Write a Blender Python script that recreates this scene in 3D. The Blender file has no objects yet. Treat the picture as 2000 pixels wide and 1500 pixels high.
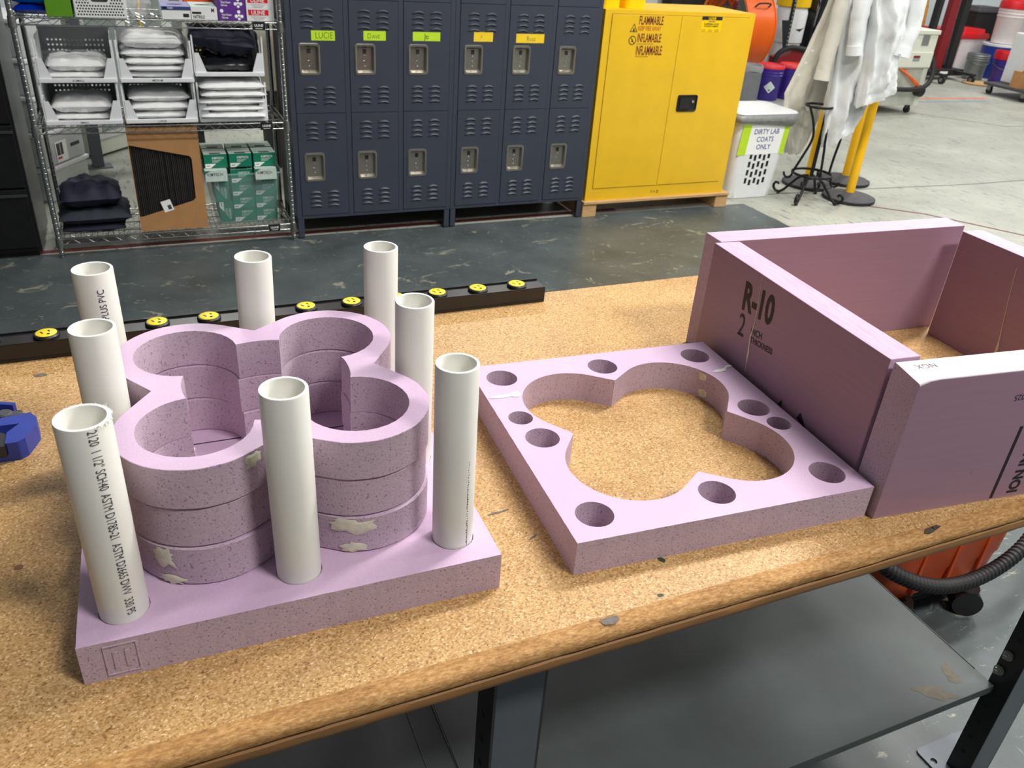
import bpy, bmesh, math, random
from mathutils import Vector, Matrix, noise
from mathutils.geometry import tessellate_polygon
R = random.Random(7)
PI = math.pi
scene = bpy.context.scene
C = scene.collection

# ------------------------------------------------------------------ camera, light, exposure
T = 0.979          # worktop height
cam_d = bpy.data.cameras.new('camera')
cam = bpy.data.objects.new('camera', cam_d); C.objects.link(cam)
rt = Vector((0.91705982, -0.39327633, 0.06584082)); upv = Vector((0.14160038, 0.47554443, 0.86822049)); fw = Vector((0.3727608, 0.78688705, -0.49179077))
cam.matrix_world = Matrix(((rt.x, upv.x, -fw.x, 0), (rt.y, upv.y, -fw.y, 0), (rt.z, upv.z, -fw.z, 1.67548), (0, 0, 0, 1)))
cam_d.sensor_width = 36.0; cam_d.lens = 1604.456 / 2000 * 36.0
cam_d.clip_start = 0.05; cam_d.clip_end = 100
cam_d.dof.use_dof = True; cam_d.dof.focus_distance = 1.2; cam_d.dof.aperture_fstop = 14
scene.camera = cam

w = bpy.data.worlds.new('hall_ambient'); scene.world = w; w.use_nodes = True
w.node_tree.nodes['Background'].inputs[0].default_value = (0.93, 0.97, 1.0, 1)
w.node_tree.nodes['Background'].inputs[1].default_value = 0.11

def area(name, loc, sx, sy, power, col=(1.0, 0.97, 0.92)):
    d = bpy.data.lights.new(name, 'AREA'); d.shape = 'RECTANGLE'; d.size = sx; d.size_y = sy; d.energy = power; d.color = col
    o = bpy.data.objects.new(name, d); C.objects.link(o); o.location = loc
    return o
# high-bay ceiling panels of the hall, rows along Y
for (x, y, p) in [(1.9, -1.5, 190), (3.1, 2.0, 190), (3.1, 7.0, 80), (5.4, 0.6, 110), (5.4, 3.4, 80), (8.6, 2.2, 80), (8.6, 6.4, 120), (12.2, 5.0, 110), (12.2, 8.6, 150), (1.7, 1.9, 60), (0.3, 7.2, 110)]:
    area('ceiling_panel_light', (x, y, 4.6), 1.2, 0.45, p)
scene.view_settings.view_transform = 'Standard'; scene.view_settings.look = 'None'
scene.view_settings.gamma = 1.0; scene.view_settings.use_curve_mapping = False
scene.view_settings.exposure = -0.10
scene.cycles.use_denoising = True
scene.cycles.max_bounces = 8; scene.cycles.transparent_max_bounces = 16

# ------------------------------------------------------------------ materials
def lin(c):
    return tuple((v / 255 / 12.92) if v / 255 <= 0.04045 else ((v / 255 + 0.055) / 1.055) ** 2.4 for v in c)
def new_mat(name):
    m = bpy.data.materials.new(name); m.use_nodes = True
    nt = m.node_tree; b = nt.nodes['Principled BSDF']
    return m, nt, b
def link(nt, a, b): nt.links.new(a, b)
def tnoise(nt, scale, detail=3, rough=0.55, stretch=None, dist=0.0):
    tc = nt.nodes.new('ShaderNodeTexCoord'); n = nt.nodes.new('ShaderNodeTexNoise')
    n.inputs['Scale'].default_value = scale; n.inputs['Detail'].default_value = detail
    n.inputs['Roughness'].default_value = rough; n.inputs['Distortion'].default_value = dist
    if stretch:
        mp = nt.nodes.new('ShaderNodeMapping'); mp.inputs['Scale'].default_value = stretch[:3]
        if len(stretch) > 3: mp.inputs['Rotation'].default_value = (0, 0, stretch[3])
        link(nt, tc.outputs['Object'], mp.inputs['Vector']); link(nt, mp.outputs[0], n.inputs['Vector'])
    else:
        link(nt, tc.outputs['Object'], n.inputs['Vector'])
    return n
def ramp(nt, src, stops):
    r = nt.nodes.new('ShaderNodeValToRGB'); e = r.color_ramp.elements
    while len(e) < len(stops): e.new(0.5)
    for el, (p, c) in zip(e, stops):
        el.position = p; el.color = (c[0], c[1], c[2], 1)
    link(nt, src, r.inputs[0]); return r
def mix(nt, fac, a, b, mode='MIX'):
    m = nt.nodes.new('ShaderNodeMix'); m.data_type = 'RGBA'; m.blend_type = mode
    if isinstance(fac, (int, float)): m.inputs[0].default_value = fac
    else: link(nt, fac, m.inputs[0])
    for i, v in ((6, a), (7, b)):
        if isinstance(v, tuple): m.inputs[i].default_value = (v[0], v[1], v[2], 1)
        else: link(nt, v, m.inputs[i])
    return m.outputs[2]
def add_bump(nt, b, src, strength, dist=0.001):
    bp = nt.nodes.new('ShaderNodeBump'); bp.inputs['Strength'].default_value = strength; bp.inputs['Distance'].default_value = dist
    link(nt, src, bp.inputs['Height']); link(nt, bp.outputs[0], b.inputs['Normal']); return bp
MATS = {}
def pm(name, rgb, rough=0.5, metal=0.0, var=0.10, scale=18.0, bump=0.0, bscale=150.0, coat=0.0, stretch=None, emit=0):
    """a plain procedural material: base colour modulated by noise, optional fine relief"""
    if name in MATS: return MATS[name]
    m, nt, b = new_mat(name)
    c = lin(rgb); n = tnoise(nt, scale, 4, 0.6, stretch)
    lo = tuple(v * (1 - var) for v in c); hi = tuple(min(1, v * (1 + var)) for v in c)
    r = ramp(nt, n.outputs[0], [(0.3, lo), (0.7, hi)])
    link(nt, r.outputs[0], b.inputs['Base Color'])
    b.inputs['Roughness'].default_value = rough; b.inputs['Metallic'].default_value = metal
    b.inputs['Coat Weight'].default_value = coat
    if bump:
        n2 = tnoise(nt, bscale, 3, 0.6, stretch); add_bump(nt, b, n2.outputs[0], bump)
    MATS[name] = m; return m

def foam_mats():
    col = lin((208, 180, 208))
    # extruded skin: smooth, faintly glossy
    m, nt, b = new_mat('foam_skin'); n = tnoise(nt, 420, 3); n2 = tnoise(nt, 6, 3)
    r = ramp(nt, n.outputs[0], [(0.25, tuple(v * 0.93 for v in col)), (0.75, tuple(min(1, v * 1.05) for v in col))])
    r2 = ramp(nt, n2.outputs[0], [(0.3, (0.95, 0.93, 0.97)), (0.7, (1, 1, 1))])
    link(nt, mix(nt, 1.0, r.outputs[0], r2.outputs[0], 'MULTIPLY'), b.inputs['Base Color'])
    b.inputs['Roughness'].default_value = 0.42; add_bump(nt, b, n.outputs[0], 0.12, 0.0006)
    MATS['foam_skin'] = m
    # routed / sawn edge: open cells and little pits
    m, nt, b = new_mat('foam_cut'); n = tnoise(nt, 330, 4, 0.65, (1, 1, 1.6)); pit = tnoise(nt, 420, 2, 0.5, (1, 1, 0.7)); n2 = tnoise(nt, 14, 3)
    colc = lin((194, 172, 188))
    r = ramp(nt, n.outputs[0], [(0.25, tuple(v * 0.86 for v in colc)), (0.72, tuple(min(1, v * 1.10) for v in colc))])
    rp = ramp(nt, pit.outputs[0], [(0.32, (0.58, 0.52, 0.55)), (0.39, (1, 1, 1))])
    r2 = ramp(nt, n2.outputs[0], [(0.3, (0.92, 0.92, 0.92)), (0.7, (1.0, 1.0, 1.0))])
    c1 = mix(nt, 1.0, r.outputs[0], rp.outputs[0], 'MULTIPLY'); c2 = mix(nt, 1.0, c1, r2.outputs[0], 'MULTIPLY')
    link(nt, c2, b.inputs['Base Color']); b.inputs['Roughness'].default_value = 0.85
    mx = nt.nodes.new('ShaderNodeMath'); mx.operation = 'MULTIPLY'; link(nt, n.outputs[0], mx.inputs[0]); link(nt, rp.outputs[0], mx.inputs[1])
    add_bump(nt, b, mx.outputs[0], 0.55, 0.0012); MATS['foam_cut'] = m
    # hot-knife cut edge of the standing boards: fine wavy saw lines
    m, nt, b = new_mat('foam_sawn'); n = tnoise(nt, 26, 3, 0.5, (1, 5, 5), 0.6); n3 = tnoise(nt, 500, 2)
    cs = lin((190, 164, 187))
    r = ramp(nt, n.outputs[0], [(0.30, tuple(v * 0.90 for v in cs)), (0.5, cs), (0.66, tuple(min(1, v * 1.07) for v in cs))])
    link(nt, r.outputs[0], b.inputs['Base Color']); b.inputs['Roughness'].default_value = 0.8
    add_bump(nt, b, n.outputs[0], 0.3, 0.002); MATS['foam_sawn'] = m
    # factory face of the standing boards
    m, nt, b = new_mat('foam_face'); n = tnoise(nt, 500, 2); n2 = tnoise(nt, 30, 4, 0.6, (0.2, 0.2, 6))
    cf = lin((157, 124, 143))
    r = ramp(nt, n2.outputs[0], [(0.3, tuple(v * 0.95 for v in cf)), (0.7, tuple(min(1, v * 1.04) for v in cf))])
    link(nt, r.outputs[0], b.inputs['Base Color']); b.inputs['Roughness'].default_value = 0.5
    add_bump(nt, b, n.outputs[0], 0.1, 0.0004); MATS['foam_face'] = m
foam_mats()

def board_mat():
    m, nt, b = new_mat('particleboard')
    tc = nt.nodes.new('ShaderNodeTexCoord')
    v = nt.nodes.new('ShaderNodeTexVoronoi'); v.inputs['Scale'].default_value = 420; v.inputs['Randomness'].default_value = 1
    mp = nt.nodes.new('ShaderNodeMapping'); mp.inputs['Scale'].default_value = (1.0, 1.35, 1.0); mp.inputs['Rotation'].default_value = (0, 0, 0.4)
    link(nt, tc.outputs['Object'], mp.inputs[0]); link(nt, mp.outputs[0], v.inputs['Vector'])
    base = ramp(nt, v.outputs['Color'], [(0.0, lin((150, 110, 62))), (0.4, lin((190, 151, 98))), (0.75, lin((206, 168, 116))), (1.0, lin((240, 216, 174)))])
    n1 = tnoise(nt, 230, 3, 0.6); spk = ramp(nt, n1.outputs[0], [(0.33, (0.50, 0.43, 0.36)), (0.43, (1, 1, 1))])
    n2 = tnoise(nt, 7, 5, 0.65); st = ramp(nt, n2.outputs[0], [(0.25, (0.80, 0.76, 0.70)), (0.5, (0.97, 0.96, 0.94)), (0.75, (1.06, 1.05, 1.02))])
    n3 = tnoise(nt, 26, 4, 0.7); gr = ramp(nt, n3.outputs[0], [(0.22, (0.66, 0.62, 0.58)), (0.34, (1, 1, 1))])
    c = mix(nt, 1.0, base.outputs[0], spk.outputs[0], 'MULTIPLY'); c = mix(nt, 1.0, c, st.outputs[0], 'MULTIPLY'); c = mix(nt, 0.6, c, gr.outputs[0], 'MULTIPLY')
    link(nt, c, b.inputs['Base Color'])
    rr = nt.nodes.new('ShaderNodeMapRange'); rr.inputs[3].default_value = 0.30; rr.inputs[4].default_value = 0.52
    link(nt, n2.outputs[0], rr.inputs[0]); link(nt, rr.outputs[0], b.inputs['Roughness'])
    add_bump(nt, b, n1.outputs[0], 0.08, 0.0006); MATS['particleboard'] = m
    m, nt, b = new_mat('particleboard_edge'); n = tnoise(nt, 300, 4, 0.7, (0.4, 1, 1.5)); n2 = tnoise(nt, 25, 4, 0.7, (0.35, 1, 3))
    r = ramp(nt, n.outputs[0], [(0.25, lin((130, 92, 46))), (0.5, lin((182, 136, 80))), (0.78, lin((222, 184, 128)))])
    r2 = ramp(nt, n2.outputs[0], [(0.3, (0.72, 0.66, 0.58)), (0.6, (1, 1, 1))])
    link(nt, mix(nt, 1, r.outputs[0], r2.outputs[0], 'MULTIPLY'), b.inputs['Base Color']); b.inputs['Roughness'].default_value = 0.75
    add_bump(nt, b, n.outputs[0], 0.5, 0.0015); MATS['particleboard_edge'] = m
board_mat()

def floor_mats():
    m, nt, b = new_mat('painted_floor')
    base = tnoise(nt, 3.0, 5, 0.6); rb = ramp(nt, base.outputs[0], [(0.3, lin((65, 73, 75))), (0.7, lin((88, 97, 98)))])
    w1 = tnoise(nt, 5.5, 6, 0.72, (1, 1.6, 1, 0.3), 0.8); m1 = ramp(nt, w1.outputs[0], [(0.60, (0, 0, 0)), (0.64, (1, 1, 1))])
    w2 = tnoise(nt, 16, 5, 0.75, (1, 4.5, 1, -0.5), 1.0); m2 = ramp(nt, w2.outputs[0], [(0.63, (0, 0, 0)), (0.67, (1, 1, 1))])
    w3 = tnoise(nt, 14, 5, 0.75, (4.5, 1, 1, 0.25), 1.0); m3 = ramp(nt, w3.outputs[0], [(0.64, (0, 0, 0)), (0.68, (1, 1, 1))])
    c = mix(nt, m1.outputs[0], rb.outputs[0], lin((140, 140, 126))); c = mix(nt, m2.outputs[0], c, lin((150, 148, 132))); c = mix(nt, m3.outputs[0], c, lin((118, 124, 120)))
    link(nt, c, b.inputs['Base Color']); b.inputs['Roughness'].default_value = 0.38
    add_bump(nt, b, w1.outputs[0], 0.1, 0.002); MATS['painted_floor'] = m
    m, nt, b = new_mat('concrete_floor')
    base = tnoise(nt, 1.3, 6, 0.65); rb = ramp(nt, base.outputs[0], [(0.3, lin((152, 155, 145))), (0.7, lin((182, 184, 173)))])
    w1 = tnoise(nt, 3.2, 6, 0.75, (1, 3.2, 1, -0.35), 0.8); m1 = ramp(nt, w1.outputs[0], [(0.62, (0, 0, 0)), (0.70, (1, 1, 1))])
    w2 = tnoise(nt, 8, 5, 0.75, (5, 1, 1, 0.5), 0.8); m2 = ramp(nt, w2.outputs[0], [(0.565, (0, 0, 0)), (0.64, (1, 1, 1))])
    c = mix(nt, m1.outputs[0], rb.outputs[0], lin((140, 143, 136))); c = mix(nt, m2.outputs[0], c, lin((98, 110, 118)))
    link(nt, c, b.inputs['Base Color']); b.inputs['Roughness'].default_value = 0.45; MATS['concrete_floor'] = m
floor_mats()

def clear_mat(name, rgb, alpha, rough=0.12):
    m, nt, b = new_mat(name); n = tnoise(nt, 30, 3)
    c = lin(rgb); r = ramp(nt, n.outputs[0], [(0.3, tuple(v * 0.93 for v in c)), (0.7, c)])
    link(nt, r.outputs[0], b.inputs['Base Color']); b.inputs['Roughness'].default_value = rough; b.inputs['Alpha'].default_value = alpha
    MATS[name] = m; return m
pm('particleboard_core', (150, 108, 62), 0.6, var=0.14, scale=40, stretch=(0.3, 1, 2.5), bump=0.2, bscale=200)
pm('foam_end', (214, 204, 212), 0.85, var=0.08, scale=60, bump=0.4, bscale=300)
def M(*names): return [MATS[n] for n in names]

pm('pvc', (224, 223, 216), 0.36, var=0.03, scale=9)
pm('pvc_cut', (250, 250, 246), 0.7, var=0.03, scale=60)
pm('ink_black', (28, 26, 26), 0.6, var=0.2, scale=200)
pm('ink_grey', (70, 70, 74), 0.6, var=0.25, scale=300)
pm('ink_navy', (40, 42, 66), 0.6, var=0.2, scale=200)
pm('ink_blue', (52, 74, 140), 0.6)
pm('ink_maroon', (110, 28, 18), 0.6, var=0.25, scale=60)
pm('ink_red', (176, 40, 22), 0.6)
pm('glue', (214, 210, 188), 0.45, var=0.10, scale=90, bump=0.5, bscale=120)
pm('glue_white', (240, 240, 236), 0.35, var=0.05, scale=90, bump=0.4, bscale=120)
pm('dark_gap', (48, 34, 40), 0.9)
pm('black_plastic', (24, 24, 26), 0.38, var=0.2, scale=30, bump=0.05)
pm('strip_black', (30, 29, 30), 0.32, var=0.2, scale=25)
pm('outlet_yellow', (240, 214, 40), 0.4, var=0.04)
pm('steel_dark', (44, 48, 52), 0.40, 0.3, var=0.15, scale=20)
pm('shelf_steel', (72, 79, 80), 0.55, 0.1, var=0.16, scale=6, bump=0.06, bscale=14)
pm('leg_paint', (92, 98, 106), 0.4, 0.2, var=0.06)
pm('chrome', (196, 198, 198), 0.20, 1.0, var=0.06, scale=30)
pm('zinc', (150, 152, 150), 0.35, 0.9, var=0.1)
pm('handle_steel', (168, 164, 154), 0.30, 0.9, var=0.08, scale=40)
pm('locker_paint', (57, 62, 76), 0.42, var=0.05, scale=12, bump=0.04, bscale=300)
pm('tape_green', (190, 226, 40), 0.55, var=0.04); pm('tape_yellow', (240, 204, 30), 0.55, var=0.04)
pm('cabinet_yellow', (228, 184, 34), 0.33, var=0.05, scale=6, bump=0.03, bscale=60)
pm('jug_yellow', (246, 202, 0), 0.35, var=0.04)
pm('pine', (196, 158, 108), 0.75, var=0.18, scale=10, stretch=(1, 12, 12), bump=0.2, bscale=60)
pm('file_black', (24, 24, 27), 0.35, 0.1, var=0.2); pm('file_black_lit', (74, 78, 80), 0.30, 0.5, var=0.15, scale=5)  # the grey is black metal with its reflected light put into the colour
pm('bin_white', (228, 231, 234), 0.4, var=0.03); pm('basket_white', (230, 233, 232), 0.45, var=0.03)
pm('cloth_white', (246, 247, 247), 0.6, var=0.05, scale=25, bump=0.35, bscale=28)
pm('coat_white', (222, 225, 227), 0.85, var=0.05, scale=14, bump=0.5, bscale=18)
pm('coat_cream', (212, 210, 198), 0.85, var=0.06, scale=14, bump=0.5, bscale=18)
pm('cloth_navy', (24, 27, 48), 0.75, var=0.2, scale=14, bump=0.5, bscale=26)
pm('cloth_charcoal', (40, 46, 56), 0.8, var=0.2, scale=20, bump=0.4, bscale=40)
pm('bag_black', (22, 23, 27), 0.18, var=0.3, scale=20, bump=0.6, bscale=45)
pm('carton', (176, 130, 84), 0.8, var=0.08, scale=14); pm('sheet_black', (36, 34, 33), 0.7, var=0.25, scale=30)
pm('box_green', (0, 120, 92), 0.5, var=0.06); pm('box_pale', (196, 214, 206), 0.55, var=0.12, scale=40); pm('print_white', (240, 244, 242), 0.5, var=0.03)
pm('box_white', (228, 230, 230), 0.55, var=0.03); pm('box_purple', (92, 42, 140), 0.5, var=0.06); pm('box_blue', (52, 66, 118), 0.5); pm('box_lilac', (150, 148, 196), 0.5); pm('box_orange', (226, 86, 20), 0.5)
pm('sky_blue_plastic', (0, 150, 224), 0.2, var=0.1, bump=0.4, bscale=30); pm('navy_plastic', (6, 40, 150), 0.2, var=0.15, bump=0.4, bscale=30)
pm('leaf_green', (88, 146, 10), 0.6, var=0.06, scale=40)
pm('safety_orange', (238, 104, 20), 0.35, var=0.06, scale=5); pm('vac_orange', (205, 84, 36), 0.42, var=0.10, scale=12)
pm('bucket_purple', (60, 42, 140), 0.35, var=0.06); pm('lid_red', (222, 52, 62), 0.4, var=0.06); pm('red_plastic', (212, 24, 36), 0.4, var=0.06)
pm('dark_red_paint', (132, 22, 30), 0.4, var=0.08); pm('bucket_white', (228, 220, 220), 0.4, var=0.04); pm('bucket_grey', (136, 142, 144), 0.4, 0.4, var=0.1)
pm('barrel_blue', (22, 56, 150), 0.4, var=0.08); pm('machine_cream', (222, 226, 212), 0.4, var=0.03); pm('machine_dull', (190, 194, 184), 0.5, var=0.12, scale=9)
pm('grey_metal', (120, 128, 132), 0.4, 0.5, var=0.1); pm('grey_plastic', (150, 152, 156), 0.5, var=0.06)
pm('stanchion_yellow', (240, 184, 12), 0.35, var=0.05); pm('rubber_grey', (72, 72, 76), 0.7, var=0.12, scale=30); pm('rubber_black', (32, 32, 34), 0.6, var=0.2)
pm('wrought_iron', (20, 20, 22), 0.45, 0.4, var=0.2); pm('cable_orange', (236, 110, 40), 0.45); pm('cable_yellow', (232, 190, 30), 0.45)
pm('liner_grey', (140, 142, 142), 0.3, var=0.2, scale=30, bump=0.6, bscale=40); pm('paper_white', (244, 245, 245), 0.7, var=0.02)
pm('wall_paint', (214, 222, 228), 0.7, var=0.03, scale=2); pm('tool_blue', (44, 62, 152), 0.42, var=0.06, scale=60); pm('tool_dark', (46, 46, 48), 0.5, var=0.1)
pm('line_red', (104, 50, 46), 0.6, var=0.3, scale=20); pm('line_orange', (240, 110, 70), 0.6, var=0.2, scale=20); pm('line_blue', (130, 150, 172), 0.6, var=0.2, scale=20)
pm('joint_dark', (96, 100, 96), 0.8, var=0.3, scale=30); pm('panel_glass', (150, 160, 160), 0.25, var=0.1, scale=5); pm('amber_wrap', (206, 160, 60), 0.35, var=0.3, scale=14)
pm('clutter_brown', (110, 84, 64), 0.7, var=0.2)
clear_mat('tote_clear', (170, 208, 204), 0.30); clear_mat('film_clear', (236, 238, 240), 0.22, 0.15); clear_mat('box_translucent', (214, 220, 222), 0.85, 0.3)

# ------------------------------------------------------------------ mesh helpers
class MB:
    def __init__(s): s.v = []; s.f = []; s.m = []
    def add(s, vs, fs, m=0):
        o = len(s.v); s.v += [tuple(x) for x in vs]
        for i, f in enumerate(fs):
            s.f.append(tuple(o + k for k in f)); s.m.append(m if isinstance(m, int) else m[i])
        return s
    def box(s, a, b, m=0, mt=None):
        x0, y0, z0 = a; x1, y1, z1 = b
        vs = [(x0, y0, z0), (x1, y0, z0), (x1, y1, z0), (x0, y1, z0), (x0, y0, z1), (x1, y0, z1), (x1, y1, z1), (x0, y1, z1)]
        if mt is not None: vs = [tuple(mt @ Vector(p)) for p in vs]
        if isinstance(m, int): m = [m] * 6
        return s.add(vs, [(0, 3, 2, 1), (4, 5, 6, 7), (0, 1, 5, 4), (1, 2, 6, 5), (2, 3, 7, 6), (3, 0, 4, 7)], m)   # bottom, top, front(-y), right, back, left
    def loft(s, rings, m=0, cap0=True, cap1=True, closed=True, mc=None):
        n = len(rings[0]); vs = [p for r in rings for p in r]; fs = []; ms = []
        for i in range(len(rings) - 1):
            for j in range(n if closed else n - 1):
                k = (j + 1) % n; fs.append((i * n + j, i * n + k, (i + 1) * n + k, (i + 1) * n + j)); ms.append(m if isinstance(m, int) else m[i])
        mc = (m if isinstance(m, int) else m[0]) if mc is None else mc
        if cap0: fs.append(tuple(range(n - 1, -1, -1))); ms.append(mc)
        if cap1: fs.append(tuple(range((len(rings) - 1) * n, len(rings) * n))); ms.append(mc)
        return s.add(vs, fs, ms)
    def lathe(s, prof, n=24, c=(0, 0, 0), m=0, cap0=True, cap1=True, sx=1, sy=1):
        rings = [[(c[0] + r * sx * math.cos(2 * PI * j / n), c[1] + r * sy * math.sin(2 * PI * j / n), c[2] + z) for j in range(n)] for r, z in prof]
        return s.loft(rings, m, cap0, cap1)
    def cyl(s, p0, p1, r, n=12, m=0, r1=None, caps=True):
        return s.tube([p0, p1], [r, r if r1 is None else r1], n, m, caps)
    def tube(s, pts, r, n=8, m=0, caps=True, closed=False):
        pts = [Vector(p) for p in pts]; k = len(pts)
        rs = r if isinstance(r, (list, tuple)) else [r] * k
        tang = []
        for i in range(k):
            if closed: t = pts[(i + 1) % k] - pts[i - 1]
            else: t = pts[min(i + 1, k - 1)] - pts[max(i - 1, 0)]
            tang.append(t.normalized())
        a = tang[0].orthogonal().normalized(); rings = []
        for i in range(k):
            a = (a - a.dot(tang[i]) * tang[i])
            a = a.normalized() if a.length > 1e-6 else tang[i].orthogonal().normalized()
            b = tang[i].cross(a)
            rings.append([tuple(pts[i] + rs[i] * (math.cos(2 * PI * j / n) * a + math.sin(2 * PI * j / n) * b)) for j in range(n)])
        if closed: rings.append(rings[0])
        return s.loft(rings, m, caps and not closed, caps and not closed)
    def prism(s, outer, z0, z1, holes=(), mtop=0, mside=1, mbot=None, hside=None, fn=None):
        loops = [outer] + list(holes); flat = [p for l in loops for p in l]
        tris = tessellate_polygon([[Vector((p[0], p[1], 0)) for p in l] for l in loops])
        up = []
        for t in tris:
            a, b, c = (flat[i] for i in t)
            up.append(t if (b[0] - a[0]) * (c[1] - a[1]) - (b[1] - a[1]) * (c[0] - a[0]) > 0 else (t[0], t[2], t[1]))
        fn = fn or (lambda p: p)
        s.add([fn((p[0], p[1], z1)) for p in flat], up, mtop)
        s.add([fn((p[0], p[1], z0)) for p in flat], [(t[0], t[2], t[1]) for t in up], mtop if mbot is None else mbot)
        for li, l in enumerate(loops):
            n = len(l); ar = sum(l[i][0] * l[(i + 1) % n][1] - l[(i + 1) % n][0] * l[i][1] for i in range(n))
            ccw = (ar > 0) == (li == 0)
            vs = [fn((p[0], p[1], z0)) for p in l] + [fn((p[0], p[1], z1)) for p in l]
            fs = [(i, (i + 1) % n, n + (i + 1) % n, n + i) if ccw else ((i + 1) % n, i, n + i, n + (i + 1) % n) for i in range(n)]
            s.add(vs, fs, mside if li == 0 or hside is None else hside)
        return s
    def blind(s, loop, ztop, zbot, mw=1, mb=1):
        """walls and floor of a blind hole below an opening in a cap"""
        n = len(loop); ar = sum(loop[i][0] * loop[(i + 1) % n][1] - loop[(i + 1) % n][0] * loop[i][1] for i in range(n))
        l = loop if ar > 0 else loop[::-1]
        vs = [(p[0], p[1], zbot) for p in l] + [(p[0], p[1], ztop) for p in l]
        return s.add(vs, [((i + 1) % n, i, n + i, n + (i + 1) % n) for i in range(n)] + [tuple(range(n))], [mw] * n + [mb])
    def text(s, txt, size, fn, m=0, xs=1.0, bold=0.0, align='LEFT'):
        vs, fs = text_mesh(txt, bold, align)
        return s.add([fn(x * size * xs, y * size) for x, y in vs], fs, m)
    def build(s, name, mats, parent=None, loc=(0, 0, 0), rz=0.0, smooth=None, bevel=0.0, seg=2):
        me = bpy.data.meshes.new(name); me.from_pydata(s.v, [], s.f); me.update()
        for mm in mats: me.materials.append(mm)
        me.polygons.foreach_set('material_index', s.m)
        if smooth is not None:
            me.shade_smooth()
            if smooth < 3.0: me.set_sharp_from_angle(angle=smooth)
        me.update()
        o = bpy.data.objects.new(name, me); C.objects.link(o)
        if parent is not None: o.parent = parent
        o.location = loc; o.rotation_euler = (0, 0, rz)
        if bevel:
            md = o.modifiers.new('bevel', 'BEVEL'); md.width = bevel; md.segments = seg; md.limit_method = 'ANGLE'; md.angle_limit = 0.7
        return o
_TX = {}
def text_mesh(txt, bold, align):
    k = (txt, bold, align)
    if k not in _TX:
        cu = bpy.data.curves.new('t', 'FONT'); cu.body = txt; cu.size = 1.0; cu.offset = bold; cu.align_x = align; cu.resolution_u = 3
        ob = bpy.data.objects.new('t', cu); C.objects.link(ob)
        dg = bpy.context.evaluated_depsgraph_get()
        me = bpy.data.meshes.new_from_object(ob.evaluated_get(dg))
        _TX[k] = ([(v.co.x, v.co.y) for v in me.vertices], [tuple(p.vertices) for p in me.polygons])
        bpy.data.objects.remove(ob); bpy.data.curves.remove(cu); bpy.data.meshes.remove(me)
    return _TX[k]
def tag(o, label, cat, group=None, kind=None):
    o['label'] = label; o['category'] = cat
    if group: o['group'] = group
    if kind: o['kind'] = kind
    return o
def thing(name, label, cat, loc=(0, 0, 0), rz=0.0, group=None):
    o = bpy.data.objects.new(name, None); C.objects.link(o); o.empty_display_size = 0.05
    o.location = loc; o.rotation_euler = (0, 0, rz); return tag(o, label, cat, group)
def struct(o): o['kind'] = 'structure'; return o
def copy_of(o, parent=None, loc=None, rz=None, label=None):
    c = o.copy(); C.objects.link(c); c.parent = parent
    if loc is not None: c.location = loc
    if rz is not None: c.rotation_euler = (0, 0, rz)
    if label: c['label'] = label
    return c
def copy_tree(o, loc, rz, label, parent=None):
    c = copy_of(o, parent, loc, rz, label)
    for ch in o.children:
        d = copy_of(ch, c)
        for g in ch.children: copy_of(g, d)
    return c
def circle(cx, cy, r, n=28, ph=0.0): return [(cx + r * math.cos(ph + 2 * PI * i / n), cy + r * math.sin(ph + 2 * PI * i / n)) for i in range(n)]
def rrect(x0, y0, x1, y1, r, n=4):
    out = []
    for cx, cy, a in ((x1 - r, y1 - r, 0), (x0 + r, y1 - r, PI / 2), (x0 + r, y0 + r, PI), (x1 - r, y0 + r, 1.5 * PI)):
        out += [(cx + r * math.cos(a + PI / 2 * i / n), cy + r * math.sin(a + PI / 2 * i / n)) for i in range(n + 1)]
    return out
def puffy(wd, dp, h, seed, n=12, p=4, amp=0.18, fold=0.0):
    """a folded soft parcel: rounded cushion with wrinkles; sits on z=0"""
    mb = MB(); off = Vector((seed * 3.7, seed * 1.9, 0)); rows = []
    for side in (1, -1):
        g = []
        for i in range(n + 1):
            for j in range(n + 1):
                u = -1 + 2 * i / n; v = -1 + 2 * j / n
                e = max(0.0, 1 - abs(u) ** p) ** 0.5 * max(0.0, 1 - abs(v) ** p) ** 0.5
                nz = noise.noise(Vector((u * 2.2, v * 2.2, side * 2.0)) + off)
                nz2 = noise.noise(Vector((u * 6, v * 2.5, side * 5.0)) + off)
                z = side * h / 2 * e * (1 + amp * 2 * nz) + h * amp * 0.5 * nz2 * e
                if side < 0: z = max(z, -h / 2 * e)
                sh = 1 + 0.05 * noise.noise(Vector((u * 3, v * 3, 9)) + off)
                g.append((u * wd / 2 * sh, v * dp / 2 * sh, z + h / 2))
        rows.append(g)
    N = n + 1
    for side, g in zip((1, -1), rows):
        fs = []
        for i in range(n):
            for j in range(n):
                q = (i * N + j, (i + 1) * N + j, (i + 1) * N + j + 1, i * N + j + 1)
                fs.append(q if side > 0 else q[::-1])
        mb.add(g, fs, 0)
    return mb

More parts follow.
